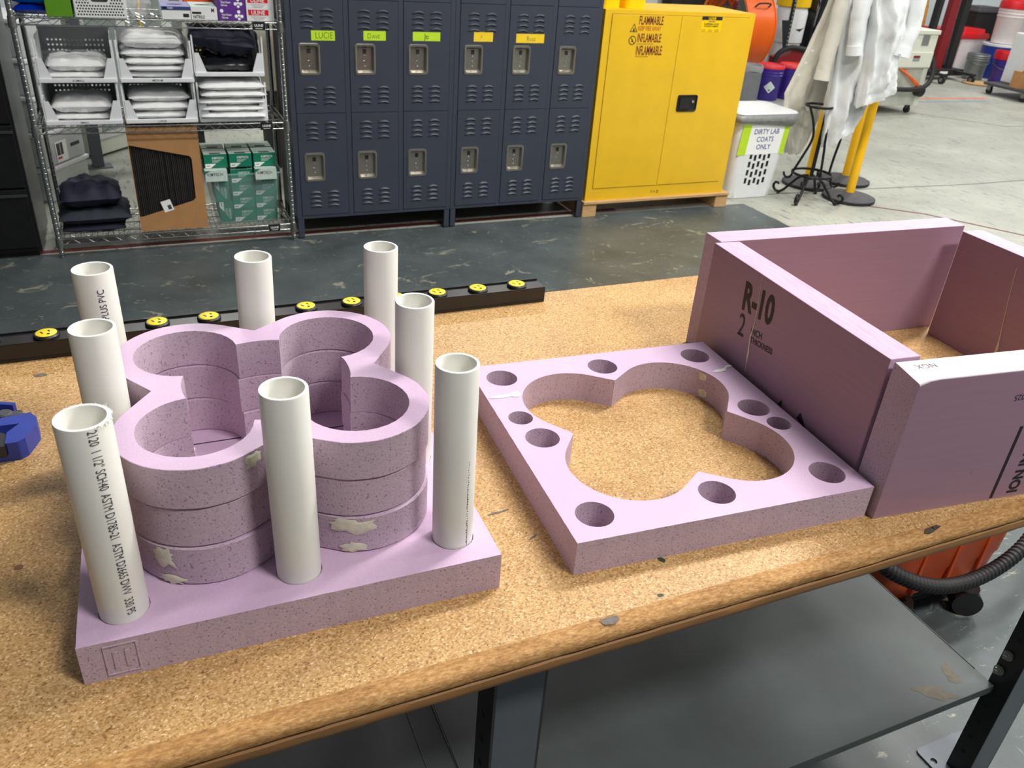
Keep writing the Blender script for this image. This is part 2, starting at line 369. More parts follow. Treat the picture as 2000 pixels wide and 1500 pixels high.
# ------------------------------------------------------------------ the hall: floor, walls, floor markings
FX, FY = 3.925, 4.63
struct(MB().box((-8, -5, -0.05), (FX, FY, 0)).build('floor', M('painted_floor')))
mb = MB().box((-8, FY, -0.05), (17, 12, 0)); mb.box((FX, -5, -0.05), (17, FY, 0))
struct(mb.build('floor', M('concrete_floor')))
struct(MB().box((-8, 11.2, 0), (17, 11.4, 3.2)).build('wall_back', M('wall_paint')))
struct(MB().box((17, -5, 0), (17.2, 11.4, 3.2)).build('wall_right', M('wall_paint')))
def floor_strip(pts, wd, mat, name='trim_1'):
    mb = MB(); L = []; Rr = []
    for i, p in enumerate(pts):
        a = Vector(pts[max(i - 1, 0)]); b = Vector(pts[min(i + 1, len(pts) - 1)]); d = (b - a).normalized(); n = Vector((-d.y, d.x)) * wd / 2
        L.append((p[0] + n.x, p[1] + n.y)); Rr.append((p[0] - n.x, p[1] - n.y))
    mb.prism(L + Rr[::-1], 0.0002, 0.0012, mtop=0, mside=0); return struct(mb.build(name, M(mat)))
floor_strip([(-1.2, 4.665), (2.9, 4.70)], 0.045, 'line_red')
floor_strip([(4.70, 4.52), (5.176, 4.13), (5.358, 3.859), (5.62, 3.44)], 0.022, 'line_red', 'trim_2')
floor_strip([(9.1, 8.08), (10.5, 8.0)], 0.05, 'line_orange', 'trim_3'); floor_strip([(8.9, 7.86), (10.3, 7.82)], 0.05, 'line_blue', 'trim_4')
floor_strip([(4.0, 4.80), (5.3, 4.75), (6.33, 4.69), (9.5, 4.72)], 0.012, 'joint_dark', 'trim_5'); floor_strip([(6.9, 9.2), (9.0, 6.5), (12.5, 6.4)], 0.012, 'joint_dark', 'trim_6')

# ------------------------------------------------------------------ workbench
bench = thing('workbench', 'long particleboard-topped steel workbench carrying the pink foam pieces', 'workbench', (0, 0, 0))
X0, X1 = -1.1, 1.64
prof = [(1.463, -0.045), (0.574, -0.045), (0.566, -0.0435), (0.5605, -0.038), (0.5590, -0.031), (0.5595, -0.0245), (0.5635, -0.0225), (0.5605, -0.0200), (0.5570, -0.0150), (0.5580, -0.0085), (0.5625, -0.0032), (0.5705, -0.0006), (0.580, 0.0)]
mb = MB(); NX = 160; rings = []
for i in range(NX + 1):
    x = X0 + (X1 - X0) * i / NX
    rings.append([(x, y + (0.0012 * noise.noise(Vector((x * 38, k * 1.3, 0))) if 0 < k < 12 else 0), T + z + (0.0006 * noise.noise(Vector((x * 45, k, 5))) if 2 < k < 12 else 0)) for k, (y, z) in enumerate(prof)])
mb.loft(rings, 1, False, False, closed=False)
mb.m = [2 if all(mb.v[k][2] < T - 0.0215 for k in f) else 1 for f in mb.f]
mb.add([(X0, .58, T), (X1, .58, T), (X1, 1.463, T), (X0, 1.463, T), (X0, 1.463, T - .045), (X1, 1.463, T - .045), (X0, .58, T - .045), (X1, .58, T - .045)], [(0, 1, 2, 3), (3, 2, 5, 4), (1, 7, 5, 2), (0, 3, 4, 6)], [0, 1, 1, 1])
top = mb.build('tabletop', M('particleboard', 'particleboard_edge', 'particleboard_core'), bench, smooth=0.9)
def stain(poly, z, mat, name, parent, h=0.0004):
    mb = MB(); mb.prism(poly, z + 0.0002, z + h, mtop=0, mside=0); return mb.build(name, M(mat), parent)
def blob(cx, cy, rx, ry, seed, n=16, amp=0.35, rot=0.0):
    out = []
    for i in range(n):
        a = 2 * PI * i / n; k = 1 + amp * noise.noise(Vector((math.cos(a) * 1.6, math.sin(a) * 1.6, seed * 2.3)))
        x, y = rx * k * math.cos(a), ry * k * math.sin(a)
        out.append((cx + x * math.cos(rot) - y * math.sin(rot), cy + x * math.sin(rot) + y * math.cos(rot)))
    return out
pm('stain_dark', (70, 58, 48), 0.7, var=0.4, scale=120); pm('stain_grey', (104, 98, 92), 0.6, var=0.35, scale=120); pm('stain_green', (40, 60, 50), 0.6, var=0.3); pm('stain_brown', (122, 86, 56), 0.6, var=0.2)
stain([(0.912, 0.568), (0.921, 0.575), (0.944, 0.5765), (0.949, 0.572), (0.938, 0.569), (0.922, 0.565)], T, 'stain_dark', 'burn_mark', top)
stain(blob(0.419, 0.5725, 0.012, 0.006, 3), T, 'stain_grey', 'chip', top)
stain(blob(0.533, 0.6415, 0.0035, 0.006, 4, rot=.4), T, 'stain_green', 'paint_spot', top); stain(blob(0.497, 0.588, 0.004, 0.0025, 5), T, 'stain_green', 'paint_spot', top)
stain(blob(-0.201, 0.881, 0.005, 0.0045, 6), T, 'stain_brown', 'knot', top); stain(blob(0.372, 0.797, 0.016, 0.0022, 7, amp=.9, rot=.1), T, 'stain_grey', 'scuff', top)
stain(blob(-0.205, 1.362, 0.011, 0.0045, 8, amp=.8), T, 'stain_grey', 'scuff', top); stain(blob(0.395, 0.735, 0.009, 0.0016, 9, amp=.9, rot=.5), T, 'stain_grey', 'scuff', top)
stain([(0.935, .608), (0.937, .608), (0.934, .571), (0.932, .571)], T, 'pine', 'scratch', top)
def leg(x, y, holes=True):
    mb = MB(); t = 0.004; wd, dp = 0.076, 0.050
    mb.box((x, y, 0.006), (x + t, y + dp, T - 0.046), 1); mb.box((x + t, y, 0.006), (x + wd - t, y + t, T - 0.046), 0); mb.box((x + wd - t, y, 0.006), (x + wd, y + dp, T - 0.046), 1)  # side walls black with their shade in the colour, front in plain grey
    if holes:
        for k in range(14):
            zc = 0.077 + 0.0507 * k
            if zc < 0.86: mb.cyl((x - 0.0004, y + 0.030, zc), (x + 0.001, y + 0.030, zc), 0.0055, 10, 2)
    o = mb.build('leg', M('leg_paint', 'strip_black', 'dark_gap'), bench)
    mb = MB(); mb.prism(rrect(x - 0.042, y + 0.022, x + wd + 0.042, y + 0.105, 0.012), 0.0, 0.006, [circle(x - 0.024, y + 0.065, 0.008, 12)], mtop=0, mside=0)
    mb.build('foot_plate', M('leg_paint'), o); return o
for lx in (0.316, 1.542):
    for ly in (0.650, 1.34):
        lo = leg(lx, ly, ly < 1)
        if lx > 1 and ly < 1:
            for (by, bz) in ((0.686, 0.382), (0.689, 0.335)):
                mb = MB(); mb.cyl((1.541, by, bz), (1.5375, by, bz), 0.0115, 16); mb.cyl((1.5375, by, bz), (1.5315, by, bz), 0.0085, 6); mb.cyl((1.5315, by, bz), (1.526, by, bz), 0.0048, 10)
                mb.build('bolt', M('zinc'), lo)
def lower_shelf(x0, x1):
    mb = MB(); zt = 0.2912; y0, y1 = 0.684, 1.38
    mb.box((x0, y0, zt - 0.0015), (x1, y1, zt)); mb.box((x0, y0, zt - 0.022), (x1, y0 + 0.0015, zt - 0.0015)); mb.box((x0, y1 - 0.0015, zt - 0.022), (x1, y1, zt - 0.0015))
    mb.box((x0, y0 + .002, zt), (x0 + 0.0025, y1, zt + 0.0035)); mb.box((x1 - 0.0025, y0 + .05, zt), (x1, y1, zt + 0.0015))
    return mb.build('lower_shelf', M('shelf_steel'), bench, bevel=0.0007)
sh1 = lower_shelf(0.378, 1.541); lower_shelf(-0.95, 0.325)
mb = MB(); mb.box((0.3255, 0.684, 0.2850), (0.3775, 1.38, 0.2885)); mb.build('shelf_bridge', M('shelf_steel'), bench)
pm('rust_film', (96, 92, 80), 0.75, var=0.25, scale=60)
stain(blob(1.395, 0.716, 0.042, 0.018, 11, n=22, amp=.6, rot=-.55), 0.2912, 'rust_film', 'worn_patch', sh1); stain(blob(1.475, 0.745, 0.030, 0.014, 12, n=18, amp=.8, rot=1.0), 0.2912, 'rust_film', 'worn_patch', sh1)
mb = MB(); mb.box((-0.95, 0.70, T - 0.105), (1.60, 0.73, T - 0.046)); mb.build('apron_rail', M('steel_dark'), bench)

# ------------------------------------------------------------------ power strip along the back edge
ps = thing('power_strip', 'long black power strip with round yellow outlets along the bench back edge', 'power strip', (0, 0, T))
mb = MB(); xa, xb, ya, yb, h = -1.05, 0.7325, 1.4195, 1.4625, 0.0335
mb.box((xa, ya, 0), (xb, yb, h - 0.0015)); mb.box((xa, ya, h - 0.0015), (xb, ya + 0.0015, h)); mb.box((xa, yb - 0.0015, h - 0.0015), (xb, yb, h + 0.002)); mb.box((xa, ya - 0.001, 0.0045), (xb, ya, 0.006))
mb.build('housing', M('strip_black'), ps, bevel=0.0008)
def outlet():
    a = MB(); a.lathe([(0.0205, 0), (0.0205, 0.004), (0.0185, 0.0062), (0.0165, 0.0062)], 26, cap0=False)
    b = MB(); b.lathe([(0.0165, 0.0), (0.0165, 0.0066), (0.0158, 0.0070)], 26, m=0, cap0=False)
    for (x, y, sx, sy) in ((-0.006, 0.003, 0.0012, 0.0042), (0.006, 0.003, 0.0012, 0.0036)):
        b.box((x - sx, y - sy, 0.0070), (x + sx, y + sy, 0.0072), 1)
    b.lathe([(0.0028, 0.0070), (0.0028, 0.0072)], 10, (0.0, -0.0075, 0), 1, cap0=False)
    return a, b
oa, ob = outlet(); first = None
for k in range(-9, 11):
    x = -0.192 + 0.0868 * k
    if first is None:
        first = oa.build('outlet', M('black_plastic'), ps, (x, 1.441, h - 0.0015), smooth=0.6); fc = ob.build('outlet_face', M('outlet_yellow', 'ink_black'), first, rz=0.5, smooth=0.6)
    else:
        o = copy_of(first, ps, (x, 1.441, h - 0.0015)); copy_of(fc, o, (0, 0, 0), 0.5)

# ------------------------------------------------------------------ foam mould with stacked rings
def clover(c, r, k, n=26):
    out = []; D = math.hypot(c, k - c); da = math.acos(min(1, r / D))
    a0 = math.atan2(-c, k - c) + da; a1 = math.atan2(k - c, -c) - da
    for qd in range(4):
        ro = qd * PI / 2; cr, sr = math.cos(ro), math.sin(ro)
        pts = [(c + r * math.cos(a0 + (a1 - a0) * i / n), c + r * math.sin(a0 + (a1 - a0) * i / n)) for i in range(n + 1)] + [(0, k)]
        out += [(x * cr - y * sr, x * sr + y * cr) for x, y in pts]
    return out
def clover_void(c, r, R0, n=22, n2=8):
    out = []; D = c * math.sqrt(2); al = math.acos((R0 * R0 + D * D - r * r) / (2 * R0 * D))
    A = (R0 * math.cos(PI / 4 - al), R0 * math.sin(PI / 4 - al)); B = (A[1], A[0])
    a0 = math.atan2(A[1] - c, A[0] - c); a1 = math.atan2(B[1] - c, B[0] - c)
    if a1 < a0: a1 += 2 * PI
    for qd in range(4):
        ro = qd * PI / 2; cr, sr = math.cos(ro), math.sin(ro)
        pts = [(c + r * math.cos(a0 + (a1 - a0) * i / n), c + r * math.sin(a0 + (a1 - a0) * i / n)) for i in range(n + 1)]
        t0 = PI / 4 + al; t1 = 3 * PI / 4 - al
        pts += [(R0 * math.cos(t0 + (t1 - t0) * i / n2), R0 * math.sin(t0 + (t1 - t0) * i / n2)) for i in range(1, n2)]
        out += [(x * cr - y * sr, x * sr + y * cr) for x, y in pts]
    return out
TK = 0.0508; HS = 0.1798
GRID = [(-1, -1), (0, -1), (1, -1), (-1, 0), (1, 0), (-1, 1), (0, 1), (1, 1)]
P1 = Vector((0.0995, 0.8953)); W1 = -0.0197
mould = thing('foam_mould', 'pink foam mould: square base with a stacked clover-shaped ring wall', 'foam mould', (P1.x, P1.y, T), W1)
def jag(poly, amp, f, seed, step=0.006):
    """subdivide a straight-sided outline and roughen it a little"""
    out = []
    for i, p in enumerate(poly):
        q = poly[(i + 1) % len(poly)]; L = math.hypot(q[0] - p[0], q[1] - p[1]); n = max(1, int(L / step))
        for k in range(n):
            x = p[0] + (q[0] - p[0]) * k / n; y = p[1] + (q[1] - p[1]) * k / n
            out.append((x + amp * noise.noise(Vector((x * f, y * f, seed))), y + amp * noise.noise(Vector((x * f, y * f, seed + 7)))))
    return out
tops = {(-1, -1): (-.1794, -.1834), (0, -1): (-.0023, -.1790), (1, -1): (.1787, -.1742), (-1, 0): (-.1766, .0048), (-1, 1): (-.1811, .1795), (0, 1): (.0112, .1805), (1, 1): (.1852, .1814), (1, 0): (.1800, -.0076)}
base_pos = {g: (HS * g[0] + 0.5 * (tops[g][0] - HS * g[0]), HS * g[1] + 0.5 * (tops[g][1] - HS * g[1])) for g in GRID}
mb = MB(); hl = [circle(*base_pos[g], 0.0250, 24) for g in GRID]
outer = jag([(-.2235, -.2257), (.2235, -.2257), (.2235, .2257), (-.2235, .2257)], 0.0005, 90, 1)
loops = hl
def plate(mb, outer, z1, blinds, depth, through=()):
    """solid slab 0..z1 with blind and through openings"""
    sub = MB(); sub.prism(outer, 0, z1, list(through), mtop=0, mside=1)
    # top cap again with the blind openings: drop the plain cap and rebuild it
    mb2 = MB(); lp = [outer] + list(through) + list(blinds); flat = [p for l in lp for p in l]
    tris = tessellate_polygon([[Vector((p[0], p[1], 0)) for p in l] for l in lp])
    for t in tris:
        a, b, c = (flat[i] for i in t)
        t = t if (b[0] - a[0]) * (c[1] - a[1]) - (b[1] - a[1]) * (c[0] - a[0]) > 0 else (t[0], t[2], t[1])
        mb2.f.append(tuple(t)); mb2.m.append(0)
    mb2.v = [(p[0], p[1], z1) for p in flat]
    keep = [(f, m) for f, m in zip(sub.f, sub.m) if not all(abs(sub.v[i][2] - z1) < 1e-7 for i in f)]
    mb.add(sub.v, [f for f, _ in keep], [m for _, m in keep]); mb.add(mb2.v, mb2.f, 0)
    for b in blinds: mb.blind(b, z1, z1 - depth, 1, 1)
plate(mb, outer, TK, hl, 0.032)
base = mb.build('base_plate', M('foam_skin', 'foam_cut'), mould)
mb = MB()      # embossed square mark on the front edge
fe = lambda x0, x1, z0, z1: mb.box((x0, -0.2268, z0), (x1, -0.2255, z1))
for a in ((-.2015, -.1995, .006, .045), (-.1715, -.1695, .006, .045), (-.2015, -.1695, .005, .007), (-.2015, -.1695, .0435, .0455), (-.1935, -.1890, .013, .036), (-.1825, -.1780, .013, .036)): fe(*a)
mb.build('embossed_mark', M('foam_cut'), base, bevel=0.0005)
for a_, b_ in (((-0.098, 0.1060), (-0.030, 0.1078)), ((0.075, 0.0965), (0.118, 0.0983))):
    mb = MB(); mb.box((*a_, TK + 0.0001), (*b_, TK + 0.0005)); mb.build('joint_line', M('dark_gap'), base)
rc = (0.0, -0.0045)
prev = None; LAY = []
for k in range(3):
    s = (1.0, 0.994, 1.004)[k]; dx, dy = ((0.0006, -0.0002), (-0.0008, 0.0006), (0, 0))[k]
    outr = [(x * s + dx + rc[0] + 0.0007 * noise.noise(Vector((x * 60, y * 60, k))), y * s + dy + rc[1] + 0.0007 * noise.noise(Vector((x * 60, y * 60, k + 9)))) for x, y in clover(0.086, 0.0835, 0.1285)]
    inn = [(x + dx + rc[0] + 0.0007 * noise.noise(Vector((x * 60, y * 60, k + 3))), y + dy + rc[1]) for x, y in clover_void(0.087, 0.0605 if k == 2 else 0.0598, 0.097)]
    mb = MB(); z0 = TK * (k + 1) + 0.0003; z1 = TK * (k + 2) - 0.0004
    # slightly rounded layer edges so the joints read as shadow lines
    sh = lambda l, d: [(p[0] - (p[0] - rc[0]) * d, p[1] - (p[1] - rc[1]) * d) for p in l]
    for zz, up, so in ((z1, True, 0.010 if k < 2 else 0.003), (z0, False, 0.014)):
        flat = sh(outr, so) + inn; tris = tessellate_polygon([[Vector((p[0], p[1], 0)) for p in l] for l in (sh(outr, so), inn)])
        fs = []
        for t in tris:
            a, b, c = (flat[i] for i in t); ccw = (b[0] - a[0]) * (c[1] - a[1]) - (b[1] - a[1]) * (c[0] - a[0]) > 0
            fs.append(t if ccw == up else (t[0], t[2], t[1]))
        mb.add([(p[0], p[1], zz) for p in flat], fs, 0)
    rr = [[(p[0], p[1], z) for p in l] for l, z in ((sh(outr, 0.014), z0), (outr, z0 + 0.0020), (outr, z1 - (0.0014 if k < 2 else 0.0004)), (sh(outr, 0.010 if k < 2 else 0.003), z1))]
    mb.loft(rr, 1, False, False)
    ri = [[(p[0], p[1], z) for p in l] for l, z in ((inn, z1), (sh(inn, 0.010 if k < 2 else 0.002), z1 - 0.0016), (sh(inn, 0.010), z0 + 0.0020), (inn, z0))]
    mb.loft(ri, 1, False, False)
    LAY.append(mb.build('ring_layer', M('foam_skin', 'foam_cut'), mould, smooth=0.5))
def lobe_patch(lobe, a0, a1, z0, z1, seed, parent, r=0.0843, mat='glue'):
    """an irregular smear of dried glue lying on the curved outside of a lobe"""
    mb = MB(); cx, cy = lobe[0] * 0.086 + rc[0], lobe[1] * 0.086 + rc[1]; am, zm = (a0 + a1) / 2, (z0 + z1) / 2; n = 22; rings = []
    for q in (0.0, 0.35, 0.7, 1.0):
        ring = []
        for i in range(n):
            t = 2 * PI * i / n; kk = q * (1 + 0.75 * noise.noise(Vector((math.cos(t) * 3, math.sin(t) * 3, seed))))
            a = am + (a1 - a0) / 2 * kk * math.cos(t); z = zm + (z1 - z0) / 2 * kk * math.sin(t)
            h = 0.0005 if q < 0.9 else -0.0004
            ring.append((cx + (r + h) * math.cos(a), cy + (r + h) * math.sin(a), z))
        rings.append(ring)
    mb.loft(rings, 0, False, False); return mb.build('dried_glue', M(mat), parent, smooth=3.1)
D = math.radians
lobe_patch((1, -1), D(-124), D(-90), 0.080, 0.0995, 1.1, LAY[0]); lobe_patch((1, -1), D(-116), D(-97), 0.0515, 0.066, 2.2, LAY[0])
lobe_patch((-1, -1), D(-136), D(-117), 0.074, 0.099, 3.3, LAY[0]); lobe_patch((-1, -1), D(-133), D(-112), 0.0515, 0.064, 4.1, LAY[0]); lobe_patch((-1, -1), D(-60), D(-42), 0.183, 0.2015, 5.7, LAY[2])

# ------------------------------------------------------------------ PVC pipes standing in the mould
def loc2world(x, y, p0, wz): return Vector((p0.x + x * math.cos(wz) - y * math.sin(wz), p0.y + x * math.sin(wz) + y * math.cos(wz)))
labels = {(-1, -1): 'white plastic pipe at the front left mould corner, printed with size and standard text', (0, -1): 'white plastic pipe at the middle of the mould front side', (1, -1): 'white plastic pipe at the front right mould corner with a dark worn line',
          (-1, 0): 'white plastic pipe at the middle of the mould left side', (1, 0): 'white plastic pipe at the middle of the mould right side', (-1, 1): 'white plastic pipe at the back left mould corner, lettered PLUS PVC', (0, 1): 'white plastic pipe at the middle of the mould back side', (1, 1): 'tall-looking white plastic pipe at the back right mould corner'}
RO, RI, PL = 0.0241, 0.0202, 0.2334
PIPE = {}
for gi, g in enumerate(GRID):
    b = loc2world(*base_pos[g], P1, W1); t = loc2world(*tops[g], P1, W1)
    z0 = TK - 0.0315; zt = TK + PL; mb = MB()
    n = 40; zz = [z0, zt - 0.0008, zt, zt, zt - 0.0008, z0]; rr = [RO, RO, RO - 0.0006, RI + 0.0006, RI, RI]
    mb.loft([[(r * math.cos(2 * PI * j / n), r * math.sin(2 * PI * j / n), z - z0) for j in range(n)] for r, z in zip(rr, zz)], [0, 0, 1, 0, 0], False, False)
    o = mb.build('pvc_pipe', M('pvc', 'pvc_cut'), None, smooth=0.7)
    d = Vector(((t.x - b.x), (t.y - b.y), PL)).normalized()
    o.location = Vector((b.x, b.y, T + z0)) - Vector((d.x, d.y, 0)) * 0.0
    o.rotation_euler = Vector((0, 0, 1)).rotation_difference(d).to_euler()
    tag(o, labels[g], 'pipe', 'pipes standing in the foam mould'); PIPE[g] = o
HP = PL + 0.0315
def pipe_text(g, txt, size, xs, ang, z, down=True, mat='ink_grey'):
    mb = MB(); r = RO + 0.0007
    if down: fn = lambda x, y: (r * math.cos(ang + y / r), r * math.sin(ang + y / r), z - x)
    else: fn = lambda x, y: (r * math.cos(ang - y / r), r * math.sin(ang - y / r), z + x)
    mb.text(txt, size, fn, 0, xs); mb.build('lettering', M(mat), PIPE[g])
pipe_text((-1, -1), '2120  1 1/2" SCH40  ASTM D1785-21  ASTM D2665 DWV  330 PS', 0.0122, 0.655, D(-80), HP - 0.0015)
pipe_text((-1, 1), 'Industrial PLUS PVC', 0.0120, 0.80, D(-66), HP - 0.099, down=False, mat='ink_navy')
mb = MB(); r = RO + 0.00015; rn = random.Random(3)
for k in range(34):
    z = 0.150 - 0.0034 * k; a = D(-68) + 0.02 * math.sin(k * 1.7); ww = 0.0003 + 0.0005 * rn.random(); hh = 0.0003 + 0.0007 * rn.random()
    q = [(r * math.cos(a + s * ww / r), r * math.sin(a + s * ww / r), z + v * hh) for s, v in ((-1, -1), (1, -1), (1, 1), (-1, 1))]; mb.add(q, [(0, 1, 2, 3)])
for z0, z1, a in ((0.0316, 0.066, -66), (0.085, 0.12, -70)):
    q = [(r * math.cos(D(a) + s * 0.0003 / r), r * math.sin(D(a) + s * 0.0003 / r), z) for s, z in ((-1, z0), (1, z0), (.5, z1), (-.5, z1))]; mb.add(q, [(0, 1, 2, 3)])
mb.build('worn_print', M('ink_grey'), PIPE[(1, -1)])
mb = MB()
for k in range(46):       # ragged sawn burr around the rim of the corner pipe
    a = D(-60 + 110 * rn.random()) if k < 34 else D(360 * rn.random()); ln = 0.002 + 0.004 * rn.random() * (1 if k < 34 else .4)
    p0 = (RO * math.cos(a), RO * math.sin(a), HP - 0.001); p1 = ((RO + ln * .4) * math.cos(a + .05 * rn.uniform(-1, 1)), (RO + ln * .4) * math.sin(a), HP + ln * rn.uniform(-.9, .4))
    mb.tube([p0, p1], [0.0004, 0.00015], 4)
mb.build('sawing_burr', M('pvc_cut'), PIPE[(-1, -1)])

# ------------------------------------------------------------------ foam template plate
P2 = Vector((0.6494, 0.8651)); W2 = -0.0623
mb = MB(); hl = [circle(HS * a, HS * b, 0.0252, 26) for a, b in GRID] + [circle(-.192, .0585, .0187, 22), circle(.1917, -.0503, .0187, 22)]
cut = clover(0.086, 0.0872, 0.131)
plate(mb, jag([(-.2235, -.2257), (.2235, -.2257), (.2235, .2257), (-.2235, .2257)], 0.0004, 90, 4), TK, hl, 0.040, [cut])
tpl = mb.build('foam_template', M('foam_skin', 'foam_cut'), None, (P2.x, P2.y, T), W2)
tag(tpl, 'flat square pink foam plate with a clover-shaped cutout and drilled holes', 'foam plate')
stain(jag([(-.2215, .122), (-.205, .127), (-.190, .1265), (-.180, .131), (-.169, .131), (-.168, .124), (-.174, .1165), (-.186, .1195), (-.205, .119)], 0.0015, 200, 2), TK, 'glue_white', 'dried_glue', tpl, 0.0012)
stain(jag([(.175, .118), (.190, .1245), (.200, .124), (.212, .133), (.223, .134), (.223, .129), (.211, .126), (.203, .1165), (.192, .115)], 0.0015, 200, 3), TK, 'glue_white', 'dried_glue', tpl, 0.0012)
mb = MB()
for (a, z, s) in ((D(26), .041, .008), (D(22), .011, .009)):
    cx = cy = 0.086; ring = [(cx + (0.0872 - .0008) * math.cos(a + s / .0872 * math.cos(t) * (1 + .3 * math.sin(3 * t))), cy + (0.0872 - .0008) * math.sin(a + s / .0872 * math.cos(t)), z + s * math.sin(t) * (1 + .2 * math.cos(2 * t))) for t in [2 * PI * i / 12 for i in range(12)]]
    mb.add(ring, [tuple(range(12))])
mb.build('glue_spot', M('glue'), tpl)

# ------------------------------------------------------------------ foam boards standing as a box
BH = 0.223
def board(label, p, q, th, bev=0.0012):
    """board whose visible face runs p->q; thickness th to the left of that direction (negative: right)"""
    p = Vector(p); q = Vector(q); L = (q - p).length; rz = math.atan2(q.y - p.y, q.x - p.x); y0, y1 = min(0, th), max(0, th)
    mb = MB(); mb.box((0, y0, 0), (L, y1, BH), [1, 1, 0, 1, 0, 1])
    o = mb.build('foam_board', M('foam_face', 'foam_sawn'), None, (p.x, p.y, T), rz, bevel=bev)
    return tag(o, label, 'foam board', 'foam boards standing as a box'), L
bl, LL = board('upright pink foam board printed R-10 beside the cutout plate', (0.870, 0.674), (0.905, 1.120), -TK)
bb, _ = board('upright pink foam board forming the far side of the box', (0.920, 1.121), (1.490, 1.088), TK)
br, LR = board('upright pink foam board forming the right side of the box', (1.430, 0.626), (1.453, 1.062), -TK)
p, q = Vector((0.864, 0.616)), Vector((0.864 + 0.62 * math.cos(-.108), 0.616 + 0.62 * math.sin(-.108)))
mb = MB(); L = (q - p).length; g = []
pr = rrect(0, 0, TK, BH, 0.002, 3); xs = [0, 0.0015, L]
def fsec(x, cut): return [(x, y, z - (0.010 * max(0, (TK - y - 0.012) / TK) ** 1.5 * cut if z > BH * .9 else 0)) for y, z in pr]
mb.loft([fsec(0, 1.0), fsec(.006, .7), fsec(.016, 0.2), fsec(.03, 0), fsec(L, 0)], 0, True, True, mc=1)
for i in range(len(mb.f)):
    zs = [mb.v[k] for k in mb.f[i]]
    if all(v[2] > BH * .93 for v in zs) or all(v[2] < 0.005 for v in zs): mb.m[i] = 2
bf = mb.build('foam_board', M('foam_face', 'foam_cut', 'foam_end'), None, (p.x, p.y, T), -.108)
tag(bf, 'upright pink foam board forming the near side of the box, with black print', 'foam board', 'foam boards standing as a box')
def face_print(parent, items, mat, place, name='lettering'):
    mb = MB()
    for txt, size, xs, bold, ox, oz, ang in items:
        ca, sa = math.cos(ang), math.sin(ang)
        mb.text(txt, size, lambda x, y: place(ox + x * ca - y * sa, oz + x * sa + y * ca), 0, xs, bold)
    return mb.build(name, M(mat), parent)
pl_left = lambda s, z: (LL - s, 0.0003, z)
a = D(4.2)
face_print(bl, [('R-10', 0.067, 0.67, 0.036, 0.113, 0.149, a), ('2', 0.056, 0.72, 0.008, 0.1165, 0.1015, a), ('INCH', 0.0160, 0.82, 0.022, 0.1525, 0.1175, a + .08), ('THICKNESS', 0.0142, 0.84, 0.022, 0.1565, 0.1045, a + .04)], 'ink_black', pl_left)
mb = MB()
for i, (s, z, ww) in enumerate([(0.1505, 0.218, .0003), (0.1545, 0.18, .0003), (0.1575, 0.146, .0006), (0.1565, 0.13, .0010), (0.1545, 0.112, .0016), (0.1560, 0.10, .0012), (0.1585, 0.088, .0026), (0.1595, 0.074, .0022), (0.1605, 0.066, .0008), (0.162, 0.05, .0006)]):
    mb.v += [(LL - s - ww, 0.0006, z), (LL - s + ww, 0.0006, z)]
    if i: mb.f.append((2 * i - 2, 2 * i - 1, 2 * i + 1, 2 * i)); mb.m.append(0)
mb.build('glued_crack', M('glue'), bl)
for tri in ([(0.2605, .0445), (0.2690, .0430), (0.2675, .0555)], [(0.309, .047), (.3145, .0600), (.334, .0420)]):
    mb = MB(); mb.prism([(LL - s, z) for s, z in tri], 0.0002, 0.0009, mtop=0, mside=0, fn=lambda p: (p[0], p[2], p[1])); mb.build('tape_scrap', M('ink_black'), bl)
pl_front = lambda x, z: (x, -0.0003, z)
mb = MB(); mb.box((0.2050, -0.0004, 0.004), (0.2105, -0.0001, 0.129)); mb.build('printed_line', M('ink_black'), bf)
face_print(bf, [('ION IN', 0.0265, 0.86, 0.04, 0.2535, 0.0080, PI / 2)], 'ink_black', pl_front)
face_print(bf, [('2025', 0.0130, 1.0, 0.0, 0.1965, 0.1835, PI + .02)], 'ink_navy', pl_front)
face_print(bf, [('NGX', 0.0150, 1.0, -0.008, 0.052, 0.038, PI)], 'ink_grey', lambda x, y: (x, y, BH + 0.0003))
face_print(bf, [('\\', 0.012, .3, 0.0, 0.150, 0.054, .3)], 'ink_grey', pl_front, 'scratch_mark'); face_print(bf, [('/', 0.006, .6, 0.0, 0.151, 0.020, 0)], 'ink_grey', pl_front, 'scratch_mark')
mb = MB()
for i, (x, z, ww) in enumerate([(0.300, 0.20, .0004), (.292, .14, .0005), (.284, .09, .0006), (.279, .06, .0012), (.277, .045, .0030), (.2775, .02, .0024), (.279, .004, .0016)]):
    mb.v += [(x - ww, 0.0006, z), (x + ww, 0.0006, z)]
    if i: mb.f.append((2 * i - 2, 2 * i - 1, 2 * i + 1, 2 * i)); mb.m.append(0)
mb.build('glued_crack', M('glue'), br)

